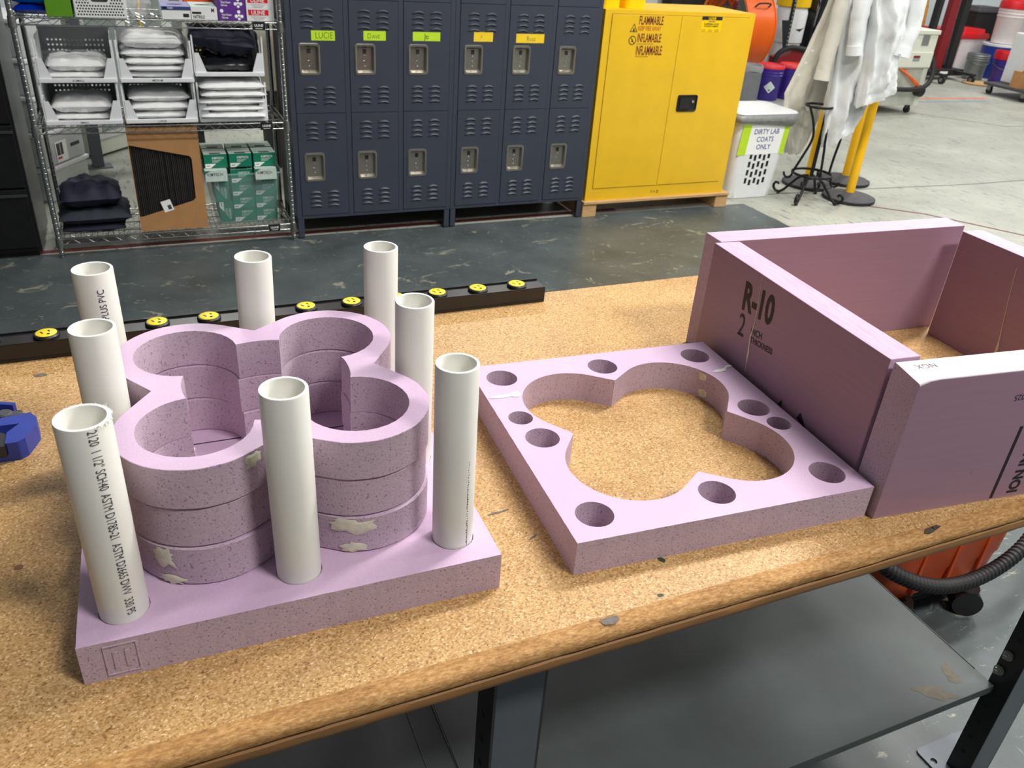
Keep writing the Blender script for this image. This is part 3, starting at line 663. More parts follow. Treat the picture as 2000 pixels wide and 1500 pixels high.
# ------------------------------------------------------------------ blue corner tool at the left edge
tool = thing('drill_jig', 'blue and black plastic jig lying at the left end of the worktop', 'tool', (-0.2945, 1.115, T))
out = [(-0.06, 0.0), (0.081, 0.0), (0.090, 0.008), (0.102, 0.045), (0.101, 0.062), (0.092, 0.092), (0.070, 0.118), (0.048, 0.128), (0.030, 0.126), (0.022, 0.150), (0.012, 0.152), (-0.06, 0.02)]
mb = MB(); mb.prism(out, 0.0, 0.012, mtop=0, mside=0); mb.build('base', M('tool_blue'), tool, bevel=0.0015)
mb = MB(); mb.prism([(0.066, 0.0), (0.081, 0.0), (0.090, 0.008), (0.102, 0.045), (0.101, 0.062), (0.096, 0.070), (0.080, 0.050), (0.066, 0.030)], 0.012, 0.029, mtop=0, mside=0); mb.build('side_cheek', M('tool_blue'), tool, bevel=0.002)
mb = MB(); mb.prism([(-0.06, 0.045), (0.030, 0.052), (0.080, 0.050), (0.096, 0.070), (0.092, 0.078), (0.040, 0.070), (-0.06, 0.056)], 0.012, 0.029, mtop=0, mside=0); mb.build('cross_rib', M('tool_blue'), tool, bevel=0.0015)
mb = MB(); mb.prism([(0.070, 0.118), (0.048, 0.128), (0.026, 0.126), (0.028, 0.118), (0.048, 0.120), (0.066, 0.112)], 0.012, 0.026, mtop=0, mside=0); mb.build('rim', M('tool_blue'), tool, bevel=0.001)
mb = MB(); mb.prism([(0.008, 0.085), (0.016, 0.085), (0.030, 0.142), (0.022, 0.152), (0.012, 0.150)], 0.012, 0.032, mtop=0, mside=0); mb.build('fence', M('tool_blue'), tool, bevel=0.001)
mb = MB(); mb.prism([(-0.06, -0.002), (0.066, -0.002), (0.066, 0.028), (0.050, 0.044), (-0.06, 0.040)], 0.010, 0.0265, [circle(0.052, 0.012, 0.005, 12), circle(0.018, 0.008, 0.005, 12)], mtop=0, mside=0); mb.box((0.030, -0.0024, 0.012), (0.052, -0.0018, 0.013)); mb.build('guide_block', M('tool_dark'), tool, bevel=0.0015)
mb = MB(); mb.lathe([(0.011, 0), (0.011, 0.010), (0.008, 0.012)], 14, (0.056, 0.098, 0.012)); mb.box((0.056, 0.090, 0.014), (0.078, 0.104, 0.021)); mb.build('thumb_screw', M('rubber_grey'), tool, bevel=0.001)
mb = MB(); mb.lathe([(0.006, 0), (0.006, 0.008), (0.003, 0.008)], 14, (0.038, 0.106, 0.012)); mb.build('bolt', M('chrome'), tool)

# ------------------------------------------------------------------ black lateral file cabinet, far left
fc = thing('file_cabinet', 'tall black lateral file cabinet left of the wire shelving', 'cabinet', (-1.44, 4.60, 0))
mb = MB(); mb.box((0, 0.004, 0.03), (0.90, 0.48, 1.62), [0, 0, 0, 1, 0, 0]); mb.box((0.02, 0.03, 0), (0.88, 0.46, 0.03)); mb.build('body', M('file_black', 'file_black_lit'), fc, bevel=0.003)
for k in range(5):
    z0 = 0.06 + 0.308 * k; mb = MB(); mb.box((0.012, -0.016, z0), (0.888, 0.004, z0 + 0.298)); d = mb.build('drawer', M('file_black'), fc, bevel=0.003)
    mb = MB(); mb.box((0.012, -0.026, z0 + 0.262), (0.888, -0.016, z0 + 0.276)); mb.build('pull_lip', M('file_black_lit'), d, bevel=0.002)

# ------------------------------------------------------------------ chrome wire shelving
XL, XR, YA, YB = -0.455, 0.725, 4.570, 5.005
rack = thing('wire_rack', 'chrome wire shelving rack with three visible tiers beside the lockers', 'shelving', (0, 0, 0))
def post():
    mb = MB(); mb.lathe([(0.0127, 0.02), (0.0127, 1.9)], 14)
    for k in range(72): mb.lathe([(0.0127, 0.03 + 0.0254 * k), (0.0136, 0.031 + 0.0254 * k), (0.0136, 0.0335 + 0.0254 * k), (0.0127, 0.0345 + 0.0254 * k)], 14, cap0=False, cap1=False)
    mb.lathe([(0.008, 0), (0.012, 0.004), (0.012, 0.012), (0.006, 0.014), (0.006, 0.03)], 12)
    return mb
po = post().build('post', M('chrome'), rack, (XL, YA, 0), smooth=0.8)
for (x, y) in ((XR, YA), (XL, YB), (XR, YB)): copy_of(po, rack, (x, y, 0))
def wire_shelf(z):
    fr = MB(); r = 0.0032
    for dz in (0.0, -0.030):
        fr.tube([(XL, YA, z + dz), (XR, YA, z + dz)], r, 8); fr.tube([(XL, YB, z + dz), (XR, YB, z + dz)], r, 8); fr.tube([(XL, YA, z + dz), (XL, YB, z + dz)], r, 8); fr.tube([(XR, YA, z + dz), (XR, YB, z + dz)], r, 8)
    for y in (YA + 0.0005, YB - 0.0005):
        n = 34; fr.tube([(XL + 0.03 + (XR - XL - 0.06) * i / n, y, z - (0.002 if i % 2 else 0.028)) for i in range(n + 1)], 0.0019, 6)
    for x in (XL, XR):
        n = 12; fr.tube([(x, YA + 0.03 + (YB - YA - 0.06) * i / n, z - (0.002 if i % 2 else 0.028)) for i in range(n + 1)], 0.0019, 6)
    f = fr.build('shelf_frame', M('chrome'), rack, smooth=0.8)
    wr = MB()
    n = 46
    for i in range(1, n): x = XL + (XR - XL) * i / n; wr.tube([(x, YA, z), (x, YB, z)], 0.0016, 5, caps=False)
    for y in (YA + 0.09, YA + 0.2175, YB - 0.09): wr.tube([(XL, y, z - 0.003), (XR, y, z - 0.003)], 0.0028, 6)
    for y in (YA + 0.09, YA + 0.2175, YB - 0.09):
        n2 = 34; wr.tube([(XL + (XR - XL) * i / n2, y, z - (0.004 if i % 2 else 0.024)) for i in range(n2 + 1)], 0.0015, 5)
    wo = wr.build('wire_grid', M('chrome'), f); wo['kind'] = 'stuff'
    for x, y in ((XL, YA), (XR, YA), (XL, YB), (XR, YB)):
        mb = MB(); mb.lathe([(0.0145, -0.042), (0.0185, -0.042), (0.0160, 0.006), (0.0145, 0.006)], 14, (x, y, z)); mb.build('corner_collar', M('zinc'), f, smooth=0.6)
    mb = MB(); x0 = XR - 0.135
    mb.box((x0, YA - 0.0055, z - 0.034), (x0 + 0.062, YA - 0.0035, z + 0.004), 0); mb.text('ULINE', 0.016, lambda x, y: (x0 + 0.031 + x, YA - 0.0058, z - 0.018 + y), 1, 1.0, 0.02, 'CENTER'); mb.box((x0 + .014, YA - .0058, z - .0275), (x0 + .048, YA - .0055, z - .0255), 1)
    mb.build('name_plate', M('black_plastic', 'print_white'), f)
SZ = (0.098, 0.655, 1.143)
for z in SZ: wire_shelf(z)

# ---- white stacking bins on the middle tier
def bin_open(label, x, z, wd=0.325, h=0.190, dp=0.36):
    b = thing('stacking_bin', label, 'bin', (x, 4.595, z), 0, 'white stacking bins on the middle tier'); t = 0.004
    mb = MB(); mb.box((0, 0, 0), (wd, dp, t)); mb.build('floor_panel', M('bin_white'), b)
    holes = [circle(wd * (0.12 + 0.76 * i / 13), 0.045 + 0.024 * k, 0.0052, 8) for i in range(14) for k in range(5)]
    mb = MB(); mb.prism([(0, 0), (wd, 0), (wd, h + 0.012), (0, h + 0.012)], 0, t, holes, mtop=0, mside=0, fn=lambda p: (p[0], dp - p[2], p[1])); mb.build('back_panel', M('grey_plastic'), b)
    for s, x0 in ((1, 0.0), (-1, wd)):
        mb = MB(); prof = [(0.0, 0.0), (dp, 0.0), (dp, h), (0.11, h), (0.085, h - 0.015), (0.05, 0.10), (0.0, 0.10)]
        mb.prism(prof, 0, t, mtop=0, mside=0, fn=lambda p: (x0 + s * p[2], p[0], p[1])); o = mb.build('side_panel', M('bin_white'), b)
        mb = MB(); mb.prism([(0, 0.016), (0.052, 0.016), (0.022, 0.108), (0.0, 0.108)], 0, t, mtop=0, mside=0, fn=lambda p: (x0 + s * p[0], p[2] - 0.002, p[1])); mb.build('front_gusset', M('bin_white'), o)
        mb = MB(); mb.box((min(x0, x0 - s * 0.008), 0.0, 0.0), (max(x0, x0 - s * 0.008), 0.010, h)); mb.build('corner_upright', M('bin_white'), o, bevel=0.001)
    mb = MB(); mb.box((-0.006, -0.012, -0.002), (wd + 0.006, 0.006, 0.018)); fb = mb.build('front_bar', M('bin_white'), b, bevel=0.003)
    return b, fb
bins = [(-0.399, 0.665, 'SMALL', 'white stacking bin, left column, lower of two'), (-0.393, 0.860, 'X-SMALL', 'white stacking bin with a perforated grey back, left column, upper of two'), (-0.046, 0.665, 'LARGE', 'white stacking bin, middle column, lower of two'), (-0.042, 0.860, 'MEDIUM', 'white stacking bin stuffed with bagged garments, middle column, upper of two'), (0.303, 0.888, '', 'white stacking bin holding dark garments, right column, upper of two'), (0.303, 0.665, '', 'white stacking bin hidden behind spilling bagged garments, right column, lower of two')]
for x, z, tx, lb in bins:
    b, fb = bin_open(lb, x, z)
    if tx:
        mb = MB(); mb.text(tx, 0.013, lambda u, v: (0.162 + u, -0.0123, 0.004 + v), 0, 1, .01, 'CENTER'); mb.build('lettering', M('ink_black'), fb)
def garment(label, x, y, z, wd, dp, h, seed, mat='cloth_white', rz=0.0, group=None, film=True, amp=.18):
    o = puffy(wd, dp, h, seed, 14, 5, amp).build('folded_garment', M(mat), None, (x, y, z), rz, smooth=3.1)
    tag(o, label, 'garment', group)
    if film:
        mb = puffy(wd * 1.05, dp * 1.03, h * 1.18, seed + .5, 14, 4, amp * 1.6); f = mb.build('plastic_film', M('film_clear'), o, (0, 0, -0.001), smooth=3.1)
    return o
def pile(pre, x, y, z0, hs, seed, wd=0.27, dp=0.29, mat='cloth_white', group='bagged white garments in the bins', film=True):
    names = ['lowest', 'second from below', 'third from below', 'fourth from below', 'fifth from below', 'sixth from below']; z = z0
    for i, h in enumerate(hs):
        nm = 'topmost' if i == len(hs) - 1 else names[i]
        garment(f'{pre}, {nm} of its pile', x + R.uniform(-.006, .006), y + R.uniform(-.01, .01), z, wd * R.uniform(.96, 1.02), dp, h, seed + i, mat, R.uniform(-.05, .05), group, film); z += h * 0.97
pile('bagged white garment in the left upper bin', -0.23, 4.775, 0.866, (.03, .062), 1.0); pile('bagged white garment in the left lower bin', -0.236, 4.775, 0.671, (.028, .075), 4.0)
pile('bagged white garment in the middle upper bin', 0.121, 4.775, 0.866, (.034, .030, .034, .042, .066), 7.0, 0.285); pile('bagged white garment in the middle lower bin', 0.117, 4.775, 0.671, (.036, .046, .05), 13.0, 0.28)
pile('bagged white garment spilling from the right lower bin', 0.466, 4.715, 0.672, (.040, .034, .036, .038, .040), 17.0, 0.315, 0.30)
garment('black garment in shiny plastic in the right upper bin', 0.466, 4.775, 0.895, 0.275, 0.29, 0.075, 23.0, 'bag_black', 0.03, film=False, amp=.3)
# crumpled navy coverall heaped on top
mb = puffy(0.31, 0.29, 0.17, 31.0, 18, 3, 0.32)
mb.v = [(x, y, z * (1.25 - 1.1 * max(0, (x + .05))) + (0.02 if x < 0 else 0) - (0.05 * max(0, -y * 6 - .4))) for x, y, z in mb.v]; mb.v = [(x, y, min(z, .142 + .04 * (z - .142)) if z > .142 else z) for x, y, z in mb.v]
tag(mb.build('crumpled_coverall', M('cloth_navy'), None, (0.455, 4.765, 0.955), -0.08, smooth=3.1), 'crumpled navy blue coverall heaped in the right upper bin', 'garment')

# ---- bottom tier
for i, (wd, dp, h, mt, z, lb, dx) in enumerate([(0.30, 0.32, 0.042, 'cloth_navy', 0.1015, 'dark navy folded garment, lowest of the pile on the bottom tier', -0.01), (0.345, 0.34, 0.075, 'cloth_charcoal', 0.1435, 'charcoal folded garment, middle of the pile on the bottom tier', 0.0), (0.29, 0.31, 0.125, 'cloth_navy', 0.216, 'loosely folded navy garment, topmost on the bottom tier pile', -0.005)]):
    o = puffy(wd, dp, h, 41 + i * 2.7, 16, 5 if i < 2 else 3, 0.16 + .06 * i).build('folded_garment', M(mt), None, (-0.275 + dx, 4.77, z), 0.03 * i, smooth=3.1); tag(o, lb, 'garment', 'dark garments on the bottom tier')
ct = thing('carton', 'open-fronted brown carton of black sheets on the bottom tier', 'carton', (-0.062, 4.60, 0.1015))
mb = MB(); W_, H_, D_ = 0.338, 0.535, 0.335
cutout = [(0.003, 0.078), (0.018, 0.078), (0.275, 0.150), (0.290, 0.165), (0.294, 0.372), (0.285, 0.388), (0.003, 0.452)]
mb.prism([(0, 0), (W_, 0), (W_, H_), (0, H_)], 0, 0.004, [cutout], mtop=0, mside=0, fn=lambda p: (p[0], p[2], p[1])); mb.build('front', M('carton'), ct)
mb = MB(); mb.box((0, 0.004, 0), (0.003, D_, H_)); mb.box((W_ - .003, 0.004, 0), (W_, D_, H_)); mb.box((0.003, D_ - .003, 0), (W_ - .003, D_, H_)); mb.box((0.003, 0.004, 0), (W_ - .003, D_ - .003, 0.003)); mb.box((0.003, 0.004, H_ - .003), (W_ - .003, D_ - .003, H_)); mb.build('shell', M('carton'), ct)
sh0 = None
for i in range(34):
    x = 0.006 + 0.0094 * i; lean = 0.05 * (1 - i / 34) * 0.2
    if sh0 is None:
        mb = MB(); mb.box((0, 0.012, 0.004), (0.0066, 0.31, 0.52)); sh0 = mb.build('black_sheet', M('sheet_black'), ct, (x, 0, 0))
    else: o = copy_of(sh0, ct, (x, R.uniform(-.004, .006), R.uniform(0, .004)))
mb = MB(); mb.box((0.118, -0.0012, 0.018), (0.168, -0.0002, 0.078), 0); mb.box((0.142, -0.0014, 0.026), (0.160, -0.0011, 0.050), 1); o = mb.build('sticker', M('paper_white', 'ink_grey'), ct); o.rotation_euler = (0, -0.28, 0); o.location = (0.02, 0, 0.045)
tt = thing('clear_tote', 'clear plastic tote packed with green tissue boxes on the bottom tier', 'tote', (0.487, 4.755, 0.1015))
def tote_ring(z, wx, wy, r): return [(p[0], p[1], z) for p in rrect(-wx / 2, -wy / 2, wx / 2, wy / 2, r, 4)]
mb = MB(); mb.loft([tote_ring(0.0, .318, .235, .03), tote_ring(0.004, .322, .24, .03), tote_ring(0.20, .372, .285, .03), tote_ring(0.285, .392, .302, .03)], 0, True, False); mb.build('shell', M('tote_clear'), tt, smooth=0.9)
mb = MB(); mb.loft([tote_ring(0.285, .392, .302, .03), tote_ring(0.285, .410, .320, .034), tote_ring(0.279, .412, .322, .034), tote_ring(0.279, .396, .306, .03)], 0, False, False); mb.build('rim', M('tote_clear'), tt, smooth=0.9)
def kbox():
    w_, d_, h_ = 0.116, 0.116, 0.072; mb = MB(); mb.box((0, 0, 0), (w_, d_, h_), [0, 2, 0, 0, 0, 0])
    mb.box((0.030, 0.004, h_), (0.086, 0.030, h_ + 0.0002), 3)
    mb.text('KIMTECH', 0.0165, lambda x, y: (0.040 + x, -0.0004, 0.046 + y), 1, .86, .01)
    for k in range(3): mb.box((0.040, -0.0004, 0.039 - .005 * k), (0.088 - .008 * k, -0.0002, 0.0405 - .005 * k), 1)
    mb.add([(0.004, -0.0004, 0.0), (0.030, -0.0004, 0.0), (0.060, -0.0004, 0.022), (0.004, -0.0004, 0.022)], [(0, 1, 2, 3)], 1)
    mb.box((0.009, -0.0006, 0.009), (0.028, -0.0004, 0.0125), 3)
    return mb.build('tissue_box', M('box_green', 'print_white', 'box_pale', 'ink_grey'), None, bevel=0.0006)
kb = kbox(); tag(kb, 'x', 'tissue box', 'green tissue boxes in the clear tote')
colx = (0.350, 0.4215, 0.5395); cn = ('left', 'middle', 'right'); rn_ = ('bottom', 'second', 'third', 'fourth', 'top')
used = False
for r_ in range(5):
    for ci, cx in enumerate(colx):
        for dpt in range(2):
            z = 0.1065 + 0.0735 * r_ if r_ < 4 else 0.1065 + 0.0735 * 4 + 0.012
            y = 4.652 + 0.1185 * dpt - 0.004 * r_ * (1 - dpt); x = cx - (0.012 * r_ if ci == 0 else 0) + 0.002 * r_ * (ci - 1)
            if ci == 0 and r_ < 4:
                if r_ > 1: continue
                z = 0.1065 + 0.118 * r_
            lb = f'green tissue box, {cn[ci]} column, {rn_[r_]} row, {"front" if dpt == 0 else "back"} of the clear tote'
            if not used: o = kb; used = True
            else: o = kb.copy(); C.objects.link(o)
            o['label'] = lb; o.location = (x, y, z); o.rotation_euler = (0, 0, R.uniform(-.02, .02))
            if ci == 0 and r_ < 4:      # two boxes stand on their sides
                o.rotation_euler = (0, PI / 2, 0); o.location = (x - 0.002, y, z + 0.116)
for ci, lb in ((0, 'pale-printed tissue box leaning at the left front of the clear tote rim'), (2, 'pale-printed tissue box leaning at the right front of the clear tote rim')):
    mb = MB(); mb.box((0, 0, 0), (0.112, 0.06, 0.058), 0); mb.text('KIMTECH', 0.022, lambda x, y: (0.010 + x, -0.0004, 0.030 + y), 1, .86, .01); mb.add([(0.0, -.0004, .040), (0.03, -.0004, .058), (0.0, -.0004, .058)], [(0, 1, 2)], 2)
    tag(mb.build('tissue_box', M('box_pale', 'ink_grey', 'box_green'), None, (0.288 if ci == 0 else 0.545, 4.588, 0.352), 0.0), lb, 'tissue box')

# ---- top tier
zt = SZ[2] + 0.0035
o = puffy(0.17, 0.24, 0.045, 51, 12, 4, .2).build('plastic_pack', M('navy_plastic'), None, (-0.375, 4.74, zt), 0.1, smooth=3.1); tag(o, 'dark blue plastic pack, lower of two at the left of the top tier', 'pack')
o = puffy(0.18, 0.22, 0.055, 54, 12, 4, .2).build('plastic_pack', M('sky_blue_plastic'), None, (-0.37, 4.74, zt + .045), -0.1, smooth=3.1); tag(o, 'bright blue plastic pack, upper of two at the left of the top tier', 'pack')
tag(MB().box((0, 0, 0), (0.108, 0.28, 0.17)).build('green_carton', M('leaf_green'), None, (-0.313, 4.60, zt), bevel=0.002), 'plain leaf-green carton on the top tier', 'box')
bk = thing('storage_basket', 'white perforated storage basket with handle slot on the top tier', 'basket', (-0.195, 4.60, zt)); bw, bh = 0.222, 0.14
slots = []
for k in range(7):
    for i in range(17):
        x = 0.014 + 0.0120 * i + (0.006 if k % 2 else 0); z = 0.012 + 0.0125 * k
        if x < bw - .012 and not (z > .058 and .065 < x < .155): slots.append([(x - .0036, z - .0036), (x + .0036, z - .0036), (x + .0036, z + .0036), (x - .0036, z + .0036)])
slots.append(rrect(0.075, 0.066, 0.147, 0.088, 0.0105, 4))
mb = MB(); mb.prism([(0.004, 0), (bw - .004, 0), (bw, bh), (0, bh)], 0, 0.003, slots, mtop=0, mside=0, fn=lambda p: (p[0], p[2], p[1])); mb.build('front_panel', M('basket_white'), bk)
mb = MB(); mb.box((0, 0.003, 0), (0.003, 0.3, bh)); mb.box((bw - .003, 0.003, 0), (bw, 0.3, bh)); mb.box((0.003, 0.297, 0), (bw - .003, 0.3, bh)); mb.box((0.003, 0.003, 0), (bw - .003, 0.297, 0.003)); mb.build('body', M('basket_white'), bk)
mb = MB(); mb.box((0.008, 0.012, 0.004), (bw - .008, 0.29, bh - .02)); mb.build('dark_filler', M('rubber_grey'), bk, bevel=.006)  # unseen dark block added so the basket holes look shaded
o = puffy(0.10, 0.16, 0.13, 61, 12, 3, .25).build('clear_bag', M('film_clear'), None, (0.083, 4.70, zt), 0.1, smooth=3.1); tag(o, 'crumpled clear plastic bag beside the white basket', 'bag')
def glove_box(label, x, wd, h, mats, prints, z=zt, dp=0.23, oval=True):
    g = MB(); g.box((0, 0, 0), (wd, dp, h), [0, 1, 0, 0, 0, 0])
    for kind, a in prints:
        if kind == 'r': g.box((a[0], -0.0004, a[1]), (a[2], -0.0001, a[3]), a[4])
        elif kind == 't': g.text(a[0], a[1], lambda u, v: (a[2] + u, -0.0006, a[3] + v), a[4], a[5], .015)
        elif kind == 'd': g.add([(a[0] + a[2] * math.cos(PI / 3 * i), -0.0006, a[1] + a[2] * math.sin(PI / 3 * i)) for i in range(6)], [tuple(range(6))], a[3])
    if oval: g.lathe([(0.028, h), (0.028, h + 0.0004)], 16, (wd / 2, dp * .42, 0), 3, sx=1.3, sy=.8)
    return tag(g.build('glove_box', mats, None, (x, 4.60, z), bevel=0.0008), label, 'box', 'glove boxes on the top tier')
glove_box('blue and white glove box left of the nitrile box', 0.180, 0.130, 0.057, M('box_white', 'box_lilac', 'box_blue', 'ink_black'), [('r', (0, .040, .130, .057, 2)), ('t', ('FLEX', .011, .028, .046, 0, 1)), ('r', (.006, .047, .024, .0525, 0)), ('r', (.095, .010, .122, .026, 3))])
glove_box('white glove box lettered NITRILE', 0.313, 0.120, 0.058, M('box_white', 'box_pale', 'box_orange', 'ink_black'), [('t', ('NITRILE', .021, .008, .006, 3, .72)), ('t', ('M', .026, .092, .035, 3, .8)), ('r', (.004, .026, .046, .036, 3))])
for k in range(2):
    glove_box('purple vinyl glove box, ' + ('lower' if k == 0 else 'upper') + ' of two on the top tier', 0.437, 0.130, 0.0555, M('box_purple', 'box_purple', 'print_white', 'ink_black'), [('t', ('Vinyl Exam', .0125, .016, .022, 2, .85)), ('t', ('Gloves', .0125, .016, .009, 2, .85)), ('d', (.018, .043, .009, 2)), ('d', (.098, .040, .0085, 2)), ('d', (.085, .020, .0085, 2)), ('d', (.111, .020, .0085, 2)), ('d', (.098, .008, .007, 2)), ('d', (.098, .024, .006, 2))], z=zt + .056 * k, oval=k == 1)
for k in range(2):
    glove_box('white box with red panel, ' + ('lower' if k == 0 else 'upper') + ' of two, right of the purple boxes', 0.572, 0.132, 0.0555, M('box_white', 'box_white', 'red_plastic', 'ink_grey'), [('r', (.008, .026, .106, .052, 2)), ('t', ('ULINE', .026, .022, .030, 0, .95)), ('r', (.02, .018, .095, .0195, 3)), ('r', (.03, .012, .085, .0135, 3)), ('r', (.035, .006, .08, .0075, 3))], z=zt + .056 * k, oval=k == 1)
glove_box('orange topped box standing behind the nitrile box', 0.30, 0.15, 0.085, M('box_orange', 'box_orange', 'box_white', 'ink_black'), [], z=zt, dp=0.1, oval=False).location.y = 4.85

# ------------------------------------------------------------------ locker banks
LG, BR_, TH_, EP, GP = 0.1162, 0.0196, 0.5622, 0.0280, 0.0282
DW = (0.9144 - 2 * EP - 2 * GP) / 3; LT = LG + BR_ + 3 * TH_ + 0.02
def louver_mesh():
    mb = MB(); n = 8; wd = 0.072; pts = []
    for i in range(n + 1):
        u = -1 + 2 * i / n; z = 0.011 * (1 - u * u) - 0.005; k = max(0.0, 1 - u ** 8)
        pts.append([(u * wd / 2, 0.0002, z + 0.0065 * k), (u * wd / 2, -0.0060 * k, z + 0.0020), (u * wd / 2, -0.0080 * k, z - 0.001), (u * wd / 2, 0.0002, z - 0.0050 * k)])
    mb.loft(pts, 0, False, False, closed=False); return mb
lou = None
names = {(0, 0): 'LUCIE', (0, 1): 'DAVE', (0, 2): 'Jo', (1, 0): 'X', (1, 1): 'Russ'}
tapes = {(0, 0): (0.880, 1.003, 1.063, 1.111, 0), (0, 1): (1.154, 1.275, 1.066, 1.113, 0), (0, 2): (1.425, 1.581, 1.067, 1.112, 0), (1, 0): (1.778, 1.893, 1.068, 1.117, 1), (1, 1): (2.036, 2.212, 1.064, 1.112, 1)}
handle0 = None
for bk_i in range(2):
    x_off = 0.9144 * bk_i
    bank = thing('locker_bank', ('dark blue-grey locker bank beside the wire rack, three doors wide', 'dark blue-grey locker bank beside the yellow cabinet, three doors wide')[bk_i], 'lockers', (0.7537 + x_off * math.cos(.008), 4.5815 + x_off * math.sin(.008), 0), 0.008, 'locker banks')
    mb = MB(); mb.box((0.001, 0.030, LG), (0.9134, 0.38, LT)); mb.build('case', M('locker_paint'), bank)
    mb = MB(); ps_ = [(0.0, EP)] + [(EP + DW * (j + 1) + GP * j, EP + DW * (j + 1) + GP * (j + 1)) for j in range(2)] + [(0.9144 - EP, 0.9144)]
    for a, b in ps_: mb.box((a + .0005, 0, LG), (b - .0005, 0.030, LT))
    for a, b in ((LG, LG + BR_), (LT - .02, LT)):
        for j in range(3): x0 = EP + j * (DW + GP); mb.box((x0, 0.0005, a), (x0 + DW, 0.030, b))
    mb.build('face_frame', M('locker_paint'), bank, bevel=0.0012)
    for x in (0.004, 0.9144 - .036):
        for y in (0.002, 0.34):
            mb = MB(); mb.box((x, y, 0.008), (x + .032, y + .03, LG)); lg_ = mb.build('leg', M('locker_paint'), bank, bevel=.001); mb = MB(); mb.box((x + .002, y + .002, 0), (x + .030, y + .028, .008)); mb.build('foot', M('rubber_black'), lg_)
    for j in range(3):
        for tr in range(3):
            x0 = EP + j * (DW + GP) + 0.0014; x1 = x0 + DW - 0.0028; z0 = LG + BR_ + TH_ * tr + 0.0012; z1 = z0 + TH_ - 0.0024
            hx, hz = x0 + 0.0815, z0 + 0.272
            mb = MB(); hole = rrect(hx - .049, hz - .072, hx + .049, hz + .072, .012, 3)
            mb.prism([(x0, z0), (x1, z0), (x1, z1), (x0, z1)], 0.0, 0.016, [hole], mtop=0, mside=0, fn=lambda p: (p[0], 0.013 - p[2], p[1]))
            mb.f = [f[::-1] for f in mb.f]
            door = mb.build('door', M('locker_paint'), bank)
            if handle0 is None:
                mb = MB()
                def rr_(wx, wz, r, y): return [(p[0], y, p[1]) for p in rrect(-wx, -wz, wx, wz, r, 4)]
                mb.loft([rr_(.0565, .0790, .016, -.0032), rr_(.0560, .0785, .016, -.0060), rr_(.0505, .0730, .013, -.0078), rr_(.0455, .0665, .010, -.0060), rr_(.0420, .0610, .009, 0.006), rr_(.0395, .0560, .008, 0.0135)], 0, False, True)
                mb.f = [f[::-1] for f in mb.f]
                handle0 = mb.build('recessed_handle', M('handle_steel'), door, (hx, 0, hz), smooth=0.6); ho = handle0
                extra = MB(); extra.prism([(-.012, .028), (.008, .028), (.008, .046), (-.006, .046), (-.012, .040)], 0, .001, mtop=0, mside=0, fn=lambda p: (p[0] + .002, 0.0128 - p[2], p[1]))
                extra.v = [v for v in extra.v]
            else: ho = copy_of(handle0, door, (hx, 0, hz))
            if tr < 2:
                mb = MB(); mb.box((hx - .007, 0.0105, hz + .028), (hx + .011, 0.0132, hz + .050)); mb.build('latch_slot', M('ink_black'), door)
                for sz, sr in ((.016, .0035), (-.012, .0075), (-.038, .0045)):
                    mb = MB(); mb.tube([(hx + .002, 0.0135, hz + sz), (hx + .002, 0.0095, hz + sz)], [sr, sr * .6], 10); mb.build('rivet', M('chrome'), door)
                for zz in [z1 - .053 - .0272 * k for k in range(4)] + [z0 + .050 + .0256 * k for k in range(4)]:
                    for sgn in (-1, 1):
                        lx_ = (x0 + x1) / 2 + sgn * .0505 - .002
                        if lou is None: lou = louver_mesh().build('louver', M('locker_paint'), door, (lx_, -0.003, zz), smooth=0.5)
                        else: copy_of(lou, door, (lx_, -0.003, zz))
            if tr == 1 and (bk_i, j) in tapes:
                wx0, wx1, wz0, wz1, cl = tapes[(bk_i, j)]; ox = 0.7537 + x_off
                mb = MB(); mb.box((wx0 - ox, -0.0096, wz0), (wx1 - ox, -0.0090, wz1), 0); nm = names[(bk_i, j)]
                sz = .044 if nm == 'LUCIE' else .038 if nm != 'X' else .026
                mb.text(nm if nm != 'DAVE' else 'D', sz, lambda u, v: (wx0 - ox + .020 + (.045 if nm in ('Jo', 'X', 'Russ') and nm != 'X' else (.018 if nm == 'X' else 0)) + u, -0.0098, (wz0 + .010 if nm != 'X' else wz0 + .016) + v), 1, .80, -.012 if nm != 'Jo' else 0.01)
                if nm == 'DAVE': mb.text('AVE', sz * .72, lambda u, v: (wx0 - ox + .046 + u, -0.0098, wz0 + .010 + v), 1, .9, -.012)
                mb.build('name_tape', M(('tape_green', 'tape_yellow')[cl], 'ink_black' if cl == 0 else 'ink_grey'), door, (0, 0.006, 0))

# ------------------------------------------------------------------ yellow safety cabinet on its timber base
pal = thing('timber_base', 'low pine base under the yellow safety cabinet', 'pallet', (2.588, 4.590, 0), 0.004)
mb = MB(); mb.box((0, -0.01, 0.086), (1.158, 0.50, 0.104)); mb.build('deck_board', M('pine'), pal, bevel=0.002)
for x in (0.0, 1.055):
    mb = MB(); mb.box((x, 0, 0.0), (x + .102, 0.49, 0.0855)); mb.build('bearer', M('pine'), pal, bevel=0.003)
yc = thing('safety_cabinet', 'yellow steel flammables cabinet with two doors', 'cabinet', (2.604, 4.604, 0.1045), 0.004)
CW, CH, CD = 1.092, 1.148, 0.48
mb = MB(); mb.box((0, 0.018, 0), (CW, CD, CH)); fr = [(0, 0, .046, CH), (CW - .046, 0, CW, CH), (.046, 0, CW - .046, .078), (.046, CH - .022, CW - .046, CH)]
for a in fr: mb.box((a[0], 0, a[1]), (a[2], 0.018, a[3]))
mb.build('case', M('cabinet_yellow'), yc)
xm = 0.537
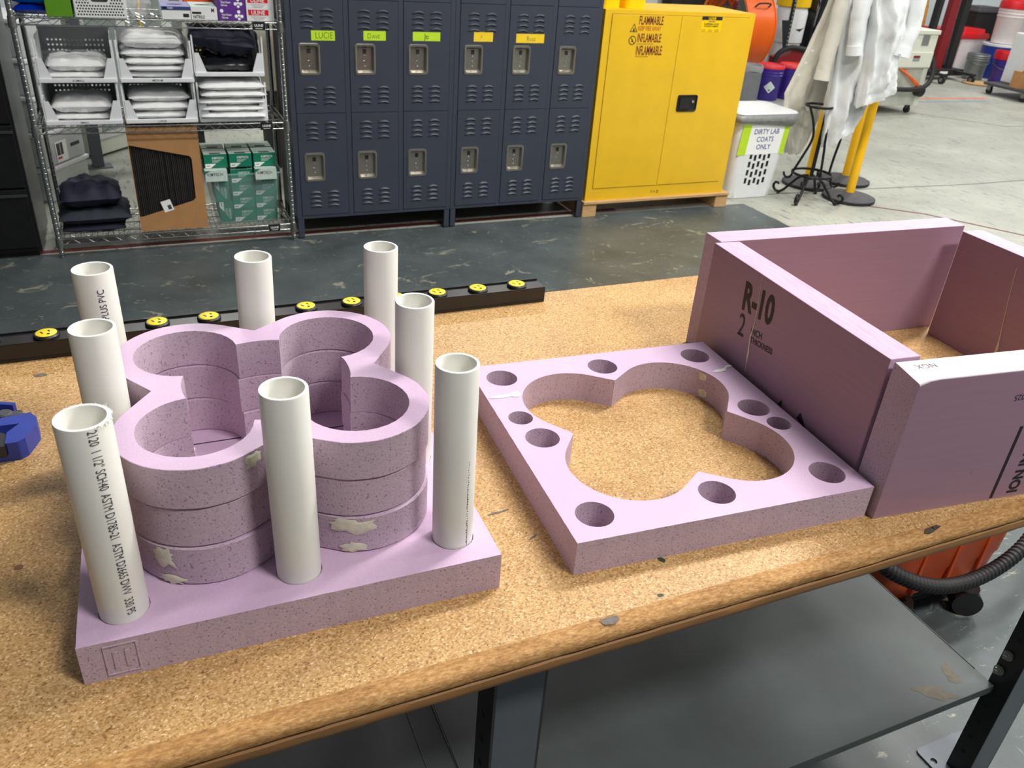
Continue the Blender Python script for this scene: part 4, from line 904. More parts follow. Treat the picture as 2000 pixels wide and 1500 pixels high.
for i, (a, b) in enumerate(((.0485, xm - .0012), (xm + .0012, CW - .0485))):
    mb = MB(); mb.box((a, -0.004, .0805), (b, 0.016, CH - .0245)); d = mb.build('door', M('cabinet_yellow'), yc, bevel=0.0015)
    if i == 0:
        mb = MB(); fx = lambda ox, oz: (lambda u, v: (ox + u, -0.0045, oz + v))
        mb.text('FLAMMABLE', .068, fx(.233, 1.071), 0, .47, .02); mb.text('INFLAMABLE', .068, fx(.234, .973), 0, .445, .02); mb.text('INFLAMMABLE', .074, fx(.235, .900), 0, .395, .02)
        mb.text('MANTENGA ALEJADO DEL FUEGO', .011, fx(.235, .958), 0, .70); mb.text('TENIR LOIN DES FLAMMES', .011, fx(.236, .886), 0, .70); mb.build('lettering', M('ink_maroon'), d)
        mb = MB(); mb.text('KEEP FIRE AWAY', .036, fx(.232, 1.037), 0, .60, .01); mb.build('lettering', M('ink_red'), d)
        mb = MB(); tp = lambda s: [(.203 + .027 * s * c_, 1.043 + .030 * s * s_) for c_, s_ in ((-1, -.5), (1, -.5), (0, 1.1))]
        mb.prism(tp(1.0), 0, .0004, [tp(.74)], mtop=0, mside=0, fn=lambda p: (p[0], -.0042 - p[2], p[1])); mb.prism([(.197, 1.031), (.209, 1.031), (.211, 1.040), (.204, 1.054), (.200, 1.043)], 0, .0004, mtop=0, mside=0, fn=lambda p: (p[0], -.0042 - p[2], p[1])); mb.build('flame_sign', M('ink_black'), d)
        mb = MB(); mb.prism(circle(.203, .981, .026, 24), 0, .0004, [circle(.203, .981, .021, 24)], mtop=0, mside=0, fn=lambda p: (p[0], -.0042 - p[2], p[1])); mb.prism([(.186, .997), (.189, 1.000), (.220, .965), (.217, .962)], 0, .0004, mtop=0, mside=0, fn=lambda p: (p[0], -.0042 - p[2], p[1])); mb.prism([(.197, .972), (.206, .971), (.203, .990), (.199, .992)], 0, .0004, mtop=0, mside=0, fn=lambda p: (p[0], -.0042 - p[2], p[1])); mb.build('no_fire_sign', M('ink_black'), d)
    else:
        mb = MB(); mb.box((.684, -.0046, 1.036), (.836, -.0042, 1.124), 0); mb.box((.684, -.0049, 1.105), (.836, -.0045, 1.126), 1); mb.text('ULINE', .021, lambda u, v: (.760 + u, -.0052, 1.108 + v), 0, 1, .02, 'CENTER')
        mb.box((.735, -.0050, 1.0945), (.785, -.0046, 1.0985), 1); mb.text('FLAMMABLE LIQUID', .013, lambda u, v: (.760 + u, -.0052, 1.079 + v), 1, .95, .02, 'CENTER'); mb.text('STORAGE CABINET', .013, lambda u, v: (.760 + u, -.0052, 1.066 + v), 1, .95, .02, 'CENTER')
        for k in range(3): mb.box((.690 + .05 * k, -.0050, 1.048), (.722 + .05 * k, -.0046, 1.050), 1); mb.box((.690 + .05 * k, -.0050, 1.040), (.722 + .05 * k, -.0046, 1.042), 1)
        mb.build('rating_label', M('jug_yellow', 'ink_black'), d)
        mb = MB(); r4 = lambda s, y, r: [(p[0], y, p[1]) for p in rrect(.672 - .077 * s, .609 - .052 * s, .672 + .077 * s, .609 + .052 * s, r, 4)]
        mb.loft([r4(1, -.004, .014), r4(.98, -.010, .014), r4(.90, -.0115, .012), r4(.84, -.0055, .010)], 0, False, True); mb.f = [f[::-1] for f in mb.f]; hd = mb.build('paddle_handle', M('black_plastic'), d, smooth=.6)
        mb = MB(); mb.box((.615, -.0105, .572), (.692, -.0056, .640), 0); mb.build('paddle', M('strip_black'), hd, bevel=.002)
        mb = MB(); mb.tube([(.712, -.006, .620), (.712, -.014, .620)], .009, 14); mb.build('key_lock', M('chrome'), hd)
mb = MB(); mb.text('A A @', .026, lambda u, v: (.495 + u, -.0004, .028 + v), 0, .9); mb.build('hazard_stickers', M('ink_maroon'), yc)
for i, (x, lb) in enumerate(((2.618, 'yellow jug at the left end of the cabinet top'), (2.775, 'yellow jug, the right one on the cabinet top'))):
    mb = MB(); wj = .120 if i == 0 else .140
    mb.loft([[(x + p[0], 4.665 + p[1], z) for p in rrect(0, 0, wj, .20, rj, 4)] for z, rj in ((1.2535, .02), (1.2545, .028), (1.42, .028))] + [[(x + .04 + p[0] * .35, 4.72 + p[1] * .35, 1.47) for p in rrect(0, 0, wj, .20, .028, 4)]], 0, True, True)
    tag(mb.build('jug', M('jug_yellow'), None, smooth=.7), lb, 'jug', 'yellow jugs on the cabinet')

# ------------------------------------------------------------------ hamper for dirty lab coats
hp = thing('laundry_hamper', 'white plastic hamper signed for dirty lab coats beside the cabinet', 'hamper', (4.055, 4.712, 0), 0.0)
def hring(z, k=0.0): wx = .192 + .045 * z / .58; wy = .15 + .03 * z / .58; return [(p[0], .17 + p[1], z) for p in rrect(-wx - k, -wy - k, wx + k, wy + k, .05, 5)]
def hfront(z): return .17 - (.15 + .03 * z / .58)
mb = MB(); zs = [0.0, .01, .08, .30, .50, .575]
full = [hring(z) for z in zs]; full[0] = [(p[0] * .96, .17 + (p[1] - .17) * .96, p[2]) for p in full[0]]
mb.loft(full, 0, True, False)
# drop the flat front panel and replace it with a slotted one
n = len(full[0]); fl = []
fi = None
for j in range(n):
    k = (j + 1) % n
    if abs(full[2][j][1] - full[2][k][1]) < 1e-6 and full[2][j][1] < .1: fi = j
keep = [(f, m) for f, m in zip(mb.f, mb.m) if not (len(f) == 4 and {f[0] % n, f[1] % n} == {fi, (fi + 1) % n} and f[0] // n >= 1)]
mb.f = [f for f, _ in keep]; mb.m = [m for _, m in keep]
wl = lambda z: .192 + .045 * z / .58 - .05
slots = []
for r_ in range(4):
    for i in range(5):
        cx = -.074 + .040 * i; cz = .315 - .060 * r_ - (.014 if i % 2 else 0)
        slots.append([(cx - .0115, cz - .021), (cx + .0115, cz - .021), (cx + .0115, cz + .021), (cx - .0115, cz + .021)])
mb.prism([(-wl(.01), .01), (wl(.01), .01), (wl(.575), .575), (-wl(.575), .575)], 0, .003, slots, mtop=0, mside=0, fn=lambda p: (p[0], hfront(p[1]) + p[2], p[1]))
mb.build('tub', M('bin_white'), hp, smooth=.6)
mb = MB(); mb.loft([hring(.02, -.02), hring(.56, -.012)], 0, True, True); mb.build('liner_inside', M('rubber_grey'), hp)
mb = MB(); rg = []
for z, k in ((.548, .004), (.556, .016), (.570, .034), (.604, .028), (.606, -.01)):
    ring = hring(.56, k); rg.append([(p[0] + .010 * noise.noise(Vector((p[0] * 14, p[1] * 14, z * 9))), p[1] + .008 * noise.noise(Vector((p[0] * 14, p[1] * 14, z * 9 + 5))), z - (.035 * max(0, p[0] / .25) if z < .57 else 0) + .008 * noise.noise(Vector((p[0] * 9, p[1] * 9, z)))) for p in ring])
mb.loft(rg, 0, False, False); mb.build('bag_liner', M('liner_grey'), hp, smooth=3.1)
mb = MB(); mb.loft([hring(.56, .018), hring(.56, .026), hring(.56, .020), hring(.56, -.06)], 0, True, True); mb.v = [(x, y, (.600, .612, .622, .634)[min(3, i // n)]) for i, (x, y, z) in enumerate(mb.v)]; mb.build('lid', M('bin_white'), hp, smooth=.7)
mb = MB(); sy = lambda z: hfront(z) - .0016
mb.add([(-.165, sy(.328), .328), (.185, sy(.328), .328), (.192, sy(.535), .535), (-.170, sy(.535), .535)], [(0, 1, 2, 3)], 0); sg = mb.build('sign', M('paper_white'), hp)
mb = MB()
for tx, z in (('DIRTY LAB', .472), ('COATS', .418), ('ONLY', .364)): mb.text(tx, .050, lambda u, v: (.012 + u, sy(z + v) - .0006, z + v), 0, .92, .012, 'CENTER')
mb.build('lettering', M('ink_blue'), sg)
for a, b in ((-.205, -.135), (.160, .205)):
    mb = MB(); mb.add([(a, sy(.325) - .0008, .325), (b, sy(.325) - .0008, .325), (b + .006, sy(.54) - .0008, .54), (a + .004, sy(.54) - .0008, .54)], [(0, 1, 2, 3)], 0); mb.build('tape_strip', M('tape_green'), sg)
def smooth_path(pts, k=6):
    V = [Vector(p) for p in pts]; out = []
    for i in range(len(V) - 1):
        p0, p1, p2, p3 = V[max(i - 1, 0)], V[i], V[i + 1], V[min(i + 2, len(V) - 1)]
        for s in range(k):
            t = s / k; out.append(0.5 * ((2 * p1) + (-p0 + p2) * t + (2 * p0 - 5 * p1 + 4 * p2 - p3) * t * t + (-p0 + 3 * p1 - 3 * p2 + p3) * t ** 3))
    out.append(V[-1]); return [tuple(p) for p in out]

# ------------------------------------------------------------------ coat stand, hanging lab coats, stanchions
CX, CY = 4.490, 4.620
cs = thing('coat_stand', 'black wrought-iron coat stand with scrolled feet, hung with lab coats', 'coat stand', (CX, CY, 0))
mb = MB(); mb.cyl((0, 0, 0.15), (0, 0, 1.78), 0.012, 10); mb.cyl((0.03, 0.02, 0.19), (0.02, 0.01, 1.7), 0.006, 8); mb.cyl((-0.03, -0.02, 0.19), (-0.02, -0.01, 1.7), 0.006, 8); mb.build('pole', M('wrought_iron'), cs, smooth=.9)
mb = MB(); mb.tube([(0.14 * math.cos(2 * PI * i / 28), 0.14 * math.sin(2 * PI * i / 28), 0.195) for i in range(28)], 0.0095, 8, closed=True); mb.build('drip_ring', M('wrought_iron'), cs, smooth=.9)
mb = MB(); mb.tube([(-0.10 + 0.09 * math.cos(2 * PI * i / 24), -0.02 + 0.09 * math.sin(2 * PI * i / 24), 0.68) for i in range(24)], 0.0085, 8, closed=True); mb.build('umbrella_ring', M('wrought_iron'), cs, smooth=.9)
for k, a in enumerate((math.atan2(.184, -.114), math.atan2(-.118, -.196), math.atan2(-.182, .126), math.atan2(.112, .201))):
    ca, sa = math.cos(a), math.sin(a); P = lambda r, z: (r * ca, r * sa, z)
    path = [P(0.02, .175), P(.06, .168), P(.10, .135), P(.14, .085), P(.175, .040), P(.205, .016), P(.235, .018), P(.255, .038), P(.258, .062), P(.246, .080), P(.228, .080), P(.220, .068)]
    mb = MB(); mb.tube(path, 0.0098, 8); lg_ = mb.build('scroll_foot', M('wrought_iron'), cs, smooth=.9)
    mb = MB(); mb.lathe([(0.011, 0), (0.012, .005), (0.010, .012)], 10, P(.212, 0)); mb.build('foot_pad', M('rubber_black'), lg_)
    path = [P(.14, .20), P(.142, .16), P(.155, .135), P(.178, .130), P(.198, .145), P(.205, .168)]
    mb = MB(); mb.tube(path, 0.0085, 8); mb.build('side_hook', M('wrought_iron'), cs, smooth=.9)
for pts in ([(-.12, .07, .195), (-.085, .05, .30), (-.055, .02, .44), (-.10, .0, .56), (-.185, -.02, .68)], [(.135, -.03, .195), (.145, -.03, .32), (.165, -.03, .47), (.15, -.03, .62), (.13, -.02, .75)], [(-.02, -.11, .195), (-.03, -.10, .35), (-.03, -.07, .55), (-.02, -.06, .68)]):
    mb = MB(); mb.tube(smooth_path(pts), 0.0088, 8); mb.build('curved_rod', M('wrought_iron'), cs, smooth=.9)
for k in range(6):
    a = PI / 3 * k; mb = MB(); mb.tube([(0, 0, 1.66), (.06 * math.cos(a), .06 * math.sin(a), 1.64), (.13 * math.cos(a), .13 * math.sin(a), 1.68), (.15 * math.cos(a), .15 * math.sin(a), 1.74)], .006, 8); mb.build('coat_hook', M('wrought_iron'), cs, smooth=.9)
def coat(label, prof, yc_, mat, seed, sleeves=(), folds=7, hemslant=0.0, buttons=None, dyb=0.0):
    """prof: (z, x_left, x_right, depth); a draped closed surface with vertical folds"""
    o = thing('lab_coat', label, 'lab coat', (0, 0, 0), 0, 'lab coats on the coat stand'); N = 120; dense = []
    for i in range(len(prof) - 1):
        for s in range(9):
            t = s / 9; dense.append(tuple(a + (b - a) * t for a, b in zip(prof[i], prof[i + 1])))
    dense.append(prof[-1]); ztop, zbot = prof[0][0], prof[-1][0]; rings = []
    for (z, xl, xr, dp) in dense:
        u = (ztop - z) / (ztop - zbot); yr = yc_ + dyb * u; sc = yr / 4.62; xl, xr, z = xl * sc, xr * sc, 1.675 - (1.675 - z) * sc
        xc, a = (xl + xr) / 2, (xr - xl) / 2; ring = []
        for j in range(N):
            th = 2 * PI * j / N; c, s = math.cos(th), math.sin(th)
            f = (0.16 + 0.34 * u) * math.sin(folds * th + seed + 1.6 * math.sin(2.6 * u + seed)) + 0.45 * noise.noise(Vector((c * 1.6, s * 1.6, u * 4 + seed)))
            f2 = 0.7 * noise.noise(Vector((c * 3.5 + seed, s * 3.5 + u * 3, u * 8))) + 0.8 * abs(noise.noise(Vector((c * 5 + u * 5 + seed, s * 5, u * 12)))) + 0.5 * abs(noise.noise(Vector((c * 9 - u * 7 + seed, s * 9, u * 20))))
            ring.append((xc + a * c * (1 + 0.06 * f), yr + dp * s * (1 + 0.9 * f + 0.5 * f2), z + hemslant * c * u ** 3 + 0.020 * u ** 4 * f))
        rings.append(ring)
    mb = MB(); mb.loft(rings, 0, True, False); mb.build('body', M(mat), o, smooth=3.1)
    for pts, r0, r1 in sleeves:
        V = [Vector(p) for p in pts]; fine = []
        for i in range(len(V) - 1):
            for s in range(5): fine.append(V[i].lerp(V[i + 1], s / 5))
        fine.append(V[-1]); n = len(fine); rr = [r0 + (r1 - r0) * i / (n - 1) + 0.006 * noise.noise(Vector((i * .8, seed, 0))) for i in range(n)]
        mb = MB(); mb.tube([tuple(p + Vector((0, 0, 0))) for p in fine], rr, 18, caps=True)
        mb.v = [(x + .007 * noise.noise(Vector((x * 16, y * 16, z * 12))), y + .009 * noise.noise(Vector((x * 16 + 9, y * 16, z * 12))), z) for x, y, z in mb.v]
        sl = mb.build('sleeve', M(mat), o, smooth=3.1)
        e = V[-1]; d = (V[-1] - V[-2]).normalized(); mb = MB(); mb.tube([tuple(e - d * .055), tuple(e + d * .004)], [r1 * 1.07, r1 * 1.10], 18); mb.build('cuff', M(mat), sl, smooth=.7)
    for (x, y, z) in (buttons or []):
        mb = MB(); mb.tube([(x, y + .004, z), (x, y - .004, z)], .008, 10); mb.build('button', M('bin_white'), o)
    return o
coat('cream-toned lab coat swinging left over the hamper', [(1.76, 4.36, 4.50, .05), (1.40, 4.30, 4.49, .055), (1.26, 4.265, 4.48, .06), (1.16, 4.235, 4.47, .065), (.95, 4.150, 4.455, .07), (.76, 4.085, 4.435, .07), (.60, 4.110, 4.40, .065), (.45, 4.165, 4.36, .055), (.355, 4.200, 4.315, .045)], 4.70, 'coat_cream', 1.3, [([(4.40, 4.60, 1.62), (4.36, 4.585, 1.30), (4.34, 4.585, 1.02), (4.33, 4.58, .86)], .055, .048)], 6, buttons=[(4.305, 4.70, 1.025), (4.28, 4.71, .945), (4.25, 4.72, .865)], dyb=.20)
coat('white lab coat hanging at the front of the coat stand', [(1.78, 4.42, 4.66, .06), (1.45, 4.40, 4.80, .07), (1.25, 4.43, 4.84, .075), (1.04, 4.455, 4.85, .08), (.77, 4.485, 4.83, .08), (.60, 4.505, 4.80, .075), (.475, 4.525, 4.77, .065)], 4.555, 'coat_white', 4.1, [([(4.47, 4.485, 1.62), (4.395, 4.45, 1.355), (4.40, 4.44, 1.193), (4.42, 4.435, 1.046)], .062, .050)], 7, hemslant=.09)
coat('white lab coat hanging at the right of the coat stand', [(1.78, 4.55, 4.82, .06), (1.40, 4.64, 4.95, .07), (1.18, 4.70, 4.975, .075), (.94, 4.73, 4.985, .075), (.80, 4.735, 5.02, .07), (.72, 4.745, 5.035, .065)], 4.40, 'coat_white', 7.7, [([(4.66, 4.37, 1.66), (4.745, 4.345, 1.40), (4.765, 4.335, 1.22), (4.735, 4.335, 1.05)], .062, .052)], 7, hemslant=.05)
def stanchion(label, x, y, h=0.98):
    s = thing('stanchion', label, 'stanchion', (x, y, 0), 0, 'yellow stanchions behind the coat stand')
    mb = MB(); mb.lathe([(.186, 0), (.190, .006), (.190, .022), (.182, .028), (.06, .050), (.036, .056)], 36); mb.build('base', M('rubber_grey'), s, smooth=.5)
    mb = MB(); mb.lathe([(.191, .002), (.1925, .006), (.1925, .020), (.191, .024)], 36, cap0=False, cap1=False); mb.build('rubber_edge', M('rubber_black'), s, smooth=.8)
    mb = MB(); mb.lathe([(.032, .05), (.032, h), (.028, h + .01)], 22); mb.build('post', M('stanchion_yellow'), s, smooth=.7)
    mb = MB(); mb.lathe([(.034, h - .07), (.036, h - .065), (.036, h + .015), (.02, h + .02)], 22); mb.build('belt_head', M('black_plastic'), s, smooth=.6)
stanchion('yellow stanchion nearest the bench, right of the coat stand', 4.850, 4.562); stanchion('yellow stanchion behind the front one, right of the coat stand', 5.188, 4.965); stanchion('yellow stanchion seen through the coat stand rods', 4.785, 4.950)

# ------------------------------------------------------------------ cream machine on castors
mc = thing('wheeled_machine', 'cream metal machine on castors with orange cables behind the lab coats', 'machine', (7.66, 7.235, 0))
mb = MB(); mb.box((0.02, 0.02, .095), (.715, .60, .50)); mb.build('lower_body', M('machine_dull'), mc, bevel=.004)
mb = MB(); mb.box((0, 0, .50), (.73, .62, .86)); mb.build('upper_body', M('machine_cream'), mc, bevel=.006)
mb = MB(); mb.box((-.012, -.012, .86), (.742, .632, .905)); mb.build('lid', M('machine_cream'), mc, bevel=.006)
mb = MB(); mb.box((.02, -.016, .515), (.715, 0, .675)); fp = mb.build('front_panel', M('machine_cream'), mc, bevel=.003)
mb = MB(); mb.box((.42, -.018, .58), (.52, -.0162, .64), 0); mb.box((.42, -.0185, .615), (.52, -.0178, .64), 1); mb.build('label', M('grey_plastic', 'dark_red_paint'), fp)
for k in range(9):
    mb = MB(); mb.box((.50, -.004, .745 + .0125 * k), (.605, 0, .752 + .0125 * k)); mb.build('vent_slat', M('grey_metal'), mc)
mb = MB(); mb.box((.655, .004, .09), (.72, .02, .50)); mb.build('corner_post', M('machine_cream'), mc)
for x in (.09, .64):
    for y in (.07, .55):
        mb = MB(); mb.tube([(x - .016, y, .038), (x + .016, y, .038)], .038, 18); cw = mb.build('castor', M('rubber_black'), mc, smooth=.6)
        mb = MB(); mb.box((x - .024, y - .02, .05), (x - .018, y + .02, .095)); mb.box((x + .018, y - .02, .05), (x + .024, y + .02, .095)); mb.box((x - .024, y - .02, .085), (x + .024, y + .02, .095)); mb.build('castor_fork', M('zinc'), cw)
for k in range(4):
    mb = MB(); mb.tube([(.28 + .03 * k, .01, .50 - .005 * k), (.36 + .03 * k, -.02, .46 - .02 * k), (.48 + .02 * k, -.03, .40 - .02 * k), (.60 + .01 * k, -.03, .335 - .012 * k)], .010, 8); mb.build('cable', M('cable_orange'), mc, smooth=.9)
mb = MB(); mb.tube(smooth_path([(.05, -.06, .30), (.25, -.07, .29), (.45, -.07, .285), (.62, -.07, .30), (.73, -.06, .37), (.77, -.03, .48), (.76, .02, .62)]), .026, 12); mb.build('hose', M('rubber_black'), mc, smooth=.9)
mb = MB(); mb.tube([(.66, -.05, .26), (.66, .02, .26)], .062, 18); mb.build('hose_reel', M('rubber_black'), mc, smooth=.6)
mb = MB(); mb.tube(smooth_path([(.04, .12, .925), (.15, .08, .925), (.30, .10, .93), (.40, .16, .925), (.30, .22, .925), (.12, .20, .93), (.05, .14, .94)]), .014, 8)
tag(mb.build('coiled_cable', M('cable_orange'), None, (7.66, 7.235, -.006), smooth=.9), 'orange cable coiled on top of the cream machine', 'cable')

# ------------------------------------------------------------------ drum fan, buckets and clutter behind the cabinet
fan = thing('drum_fan', 'large orange drum fan standing behind the yellow cabinet', 'fan', (0, 0, 0)); fx0, fx1, fyc, fzc, frr = 6.93, 7.36, 9.25, 0.66, 0.50
mb = MB(); n = 44
ring = lambda x, r: [(x, fyc + r * math.cos(2 * PI * j / n), fzc + r * math.sin(2 * PI * j / n)) for j in range(n)]
mb.loft([ring(fx0, frr - .02), ring(fx0, frr + .012), ring(fx0 + .012, frr + .012), ring(fx0 + .016, frr), ring(fx1 - .016, frr), ring(fx1 - .012, frr + .012), ring(fx1, frr + .012), ring(fx1, frr - .02), ring(fx0, frr - .02)], 0, False, False); mb.build('drum', M('safety_orange'), fan, smooth=.6)
for x in (fx0 + .02, fx1 - .02):
    mb = MB()
    for k in range(7): mb.tube([(x, fyc + (.07 + .065 * k) * math.cos(2 * PI * j / 32), fzc + (.07 + .065 * k) * math.sin(2 * PI * j / 32)) for j in range(32)], .003, 5, closed=True)
    for k in range(12): a = PI / 6 * k; mb.tube([(x, fyc + .06 * math.cos(a), fzc + .06 * math.sin(a)), (x, fyc + .48 * math.cos(a), fzc + .48 * math.sin(a))], .003, 5)
    o = mb.build('guard_grille', M('rubber_black'), fan); o['kind'] = 'stuff'
for k in range(4):
    a = PI / 2 * k + .4; mb = MB(); u = Vector((0, math.cos(a), math.sin(a))); v = Vector((0, -math.sin(a), math.cos(a))); c0 = Vector(((fx0 + fx1) / 2, fyc, fzc))
    q = [c0 + u * .06 + v * .05 + Vector((.04, 0, 0)), c0 + u * .44 + v * .13 + Vector((.06, 0, 0)), c0 + u * .46 - v * .12 - Vector((.06, 0, 0)), c0 + u * .06 - v * .05 - Vector((.04, 0, 0))]
    mb.add(q + [p + Vector((.006, 0, 0)) for p in q], [(0, 1, 2, 3), (7, 6, 5, 4), (0, 4, 5, 1), (1, 5, 6, 2), (2, 6, 7, 3), (3, 7, 4, 0)]); mb.build('blade', M('grey_metal'), fan)
mb = MB(); mb.tube(smooth_path([(fx0 + .13, fyc - .41, fzc + .285), (fx0 + .15, fyc - .46, fzc + .325), (fx0 + .31, fyc - .46, fzc + .325), (fx0 + .33, fyc - .41, fzc + .285)], 3), .010, 8); mb.build('handle', M('rubber_black'), fan, smooth=.9)
for y in (fyc - .3, fyc + .3):
    mb = MB(); mb.tube([(fx0 + .02, y, .02), (fx1 - .02, y, .02)], .02, 8); mb.tube([(fx0 + .21, y, .02), (fx0 + .21, y * .98 + fyc * .02, .30)], .018, 8); mb.build('stand', M('rubber_black'), fan)
def bucket(label, x, y, h, r, mat, lid=None, name='bucket', z=0.0, group=None, ribs=True, bail=True, lidh=.03):
    b = thing(name, label, 'bucket', (x, y, z), R.uniform(0, 1), group); rb = r * .87
    prof = [(rb, 0), (rb + .004, .008), (rb + (r - rb) * .72, h * .72)]
    if ribs:
        for k in range(3): z0 = h * (.74 + .085 * k); prof += [(r * .985, z0), (r * 1.03, z0 + .006), (r * 1.03, z0 + .014), (r * .985, z0 + .020)]
    prof += [(r, h * .985), (r, h), (r - .006, h), (r - .008, h - .02), (rb - .006, .012)]
    mb = MB(); mb.lathe(prof, 30, m=0, cap1=True); mb.build('pail', M(mat), b, smooth=.6)
    if lid:
        mb = MB(); mb.lathe([(r * 1.02, h - .012), (r * 1.05, h - .008), (r * 1.05, h + lidh * .6), (r * 1.0, h + lidh), (r * .93, h + lidh), (r * .92, h + lidh * .6)], 30, m=0); mb.build('lid', M(lid), b, smooth=.6)
    if bail:
        mb = MB(); mb.tube(smooth_path([(r * 1.03 * math.cos(-PI * i / 8), r * 1.04 * math.sin(-PI * i / 8) - .01, h * .80 - .20 * h * math.sin(PI * i / 8)) for i in range(9)], 3), .004, 6); hb = mb.build('bail_handle', M('zinc'), b, smooth=.9); hb.rotation_euler = (0, 0, -b.rotation_euler.z - .45)
    return b
pb = bucket('purple bucket with red lid and a diamond sign behind the hamper', 6.93, 8.18, .365, .152, 'bucket_purple', 'lid_red', group='purple red-lidded buckets behind the hamper', bail=False)
mb = MB(); ang = math.atan2(-8.18, -6.93) - pb.rotation_euler.z + .18; rr_ = .148
def on_pail(u, v): return (rr_ * math.cos(ang + u / rr_), rr_ * math.sin(ang + u / rr_), .155 + v)
for s, mi, off in ((.066, 0, 0.0), (.058, 1, .0006)):
    vs = []
    for i in range(9):
        for j in range(9): a_, b_ = -1 + i / 4, -1 + j / 4; x_, y_ = (a_ - b_) / 2 * s, (a_ + b_) / 2 * s; p_ = on_pail(x_, y_); k_ = 1 + off / rr_; vs.append((p_[0] * k_, p_[1] * k_, p_[2]))
    mb.add(vs, [(i * 9 + j, (i + 1) * 9 + j, (i + 1) * 9 + j + 1, i * 9 + j + 1) for i in range(8) for j in range(8)], [2 if mi == 1 and (i + j) < 4 and i > 0 and j > 0 else (0 if mi == 0 else 1) for i in range(8) for j in range(8)])
mb.build('hazard_diamond', M('print_white', 'box_pale', 'ink_black'), pb)
bucket('purple bucket with red lid partly hidden by the cream coat', 7.27, 8.20, .365, .152, 'bucket_purple', 'lid_red', group='purple red-lidded buckets behind the hamper', bail=False)
gb = thing('grey_heater', 'grey ribbed bin with oval rim left of the purple buckets', 'bin', (6.60, 8.11, 0), -.5)
mb = MB(); mb.loft([[(p[0], p[1], z) for p in rrect(-.10, -.13, .10, .13, .03, 4)] for z in (0, .34)], 0, True, True); mb.build('body', M('grey_plastic'), gb, smooth=.7)
for i in range(11):
    mb = MB(); mb.box((-.092 + .0175 * i, -.136, .02), (-.084 + .0175 * i, -.129, .33)); mb.build('rib', M('grey_metal'), gb)
mb = MB(); mb.loft([[(p[0] * s, p[1] * s, z) for p in rrect(-.115, -.145, .115, .145, .10, 6)] for s, z in ((1, .34), (1.03, .37), (1.0, .40), (.85, .40), (.82, .345))], 0, False, True); mb.build('rim', M('grey_plastic'), gb, smooth=.7)
wb = thing('white_barrel', 'white plastic barrel with yellow cover behind the orange fan', 'barrel', (8.63, 10.0, 0)); mb = MB(); mb.lathe([(.20, .40), (.215, .42), (.22, .80), (.20, .86), (.215, .875)], 28); mb.lathe([(.20, 0), (.20, .40)], 28, cap1=False); mb.build('drum', M('bin_white'), wb, smooth=.6)
mb = MB(); mb.lathe([(.225, .87), (.235, .88), (.235, 1.15), (.15, 1.22)], 28); mb.build('cover', M('jug_yellow'), wb, smooth=.6)
mb = MB(); mb.add([(-.06, -.222, .60), (.02, -.222, .57), (.09, -.215, .625), (.02, -.223, .605)], [(0, 1, 2, 3)]); mb.build('mark', M('ink_black'), wb)
st = thing('shelf_upright', 'dark perforated steel upright in front of the white barrel', 'upright', (8.40, 9.70, 0)); mb = MB(); mb.box((-.02, 0, 0), (.02, .003, 2.0)); mb.box((-.02, 0.003, 0), (-.017, .04, 2.0)); mb.build('angle_post', M('steel_dark'), st)
for k in range(16): mb = MB(); mb.box((-.004, -.001, .35 + .05 * k), (.004, 0, .372 + .05 * k)); mb.build('slot', M('box_pale'), st)
mb = MB(); mb.add([(-.02, -.002, .72), (-.17, -.002, .72), (-.06, -.002, .36), (-.02, -.002, .30)], [(0, 1, 2, 3)]); mb.build('gusset', M('steel_dark'), st)
def crate(name, label, cat, x, y, z, sx, sy, sz, mat, rz=0.0, bev=.01, lidm=None, group=None):
    o = thing(name, label, cat, (x, y, z), rz, group); mb = MB(); k = .92
    mb.loft([[(p[0] * s, p[1] * s, zz) for p in rrect(-sx / 2, -sy / 2, sx / 2, sy / 2, .03, 3)] for s, zz in ((k, 0), (1.0, sz * .9), (1.04, sz * .91), (1.04, sz * .95))], 0, True, True); mb.build('tub', M(mat), o, smooth=.5)
    if lidm:
        mb = MB(); mb.loft([[(p[0] * s, p[1] * s, zz) for p in rrect(-sx / 2, -sy / 2, sx / 2, sy / 2, .03, 3)] for s, zz in ((1.06, sz * .88), (1.08, sz * .93), (1.05, sz * 1.02), (.85, sz * 1.02), (.82, sz * 1.12))], 0, True, True); mb.build('lid', M(lidm), o, smooth=.5)
    return o
o = puffy(.60, .40, 1.25, 71, 16, 3, .14).build('black_bag', M('bag_black'), None, (9.22, 10.10, 0), 0.2, smooth=3.1); tag(o, 'big black plastic bag beside the white barrel', 'bag')
ot = thing('pipe_fitting', 'silver duct pipe with black end beside the black bag', 'duct', (0, 0, 0)); mb = MB(); mb.cyl((8.70, 9.42, .41), (9.06, 9.60, .47), .055, 20); mb.build('tube', M('zinc'), ot, smooth=.6); mb = MB(); mb.cyl((8.66, 9.40, .402), (8.71, 9.425, .412), .058, 20); mb.build('end_cap', M('rubber_black'), ot, smooth=.6)
crate('equipment_table', 'low dark table under the silver duct pipe', 'table', 8.85, 9.50, 0, .8, .40, .34, 'steel_dark')
rc_ = thing('tool_case', 'red and black tool case on the floor behind the buckets', 'case', (8.13, 9.25, 0), -.3)
mb = MB(); mb.prism([(-.25, 0), (.25, 0), (.25, .33), (.12, .35), (.06, .41), (-.05, .41), (-.12, .35), (-.25, .31)], -.12, .12, mtop=0, mside=0, fn=lambda p: (p[0], -p[2], p[1])); mb.build('shell', M('dark_red_paint'), rc_, bevel=.01)
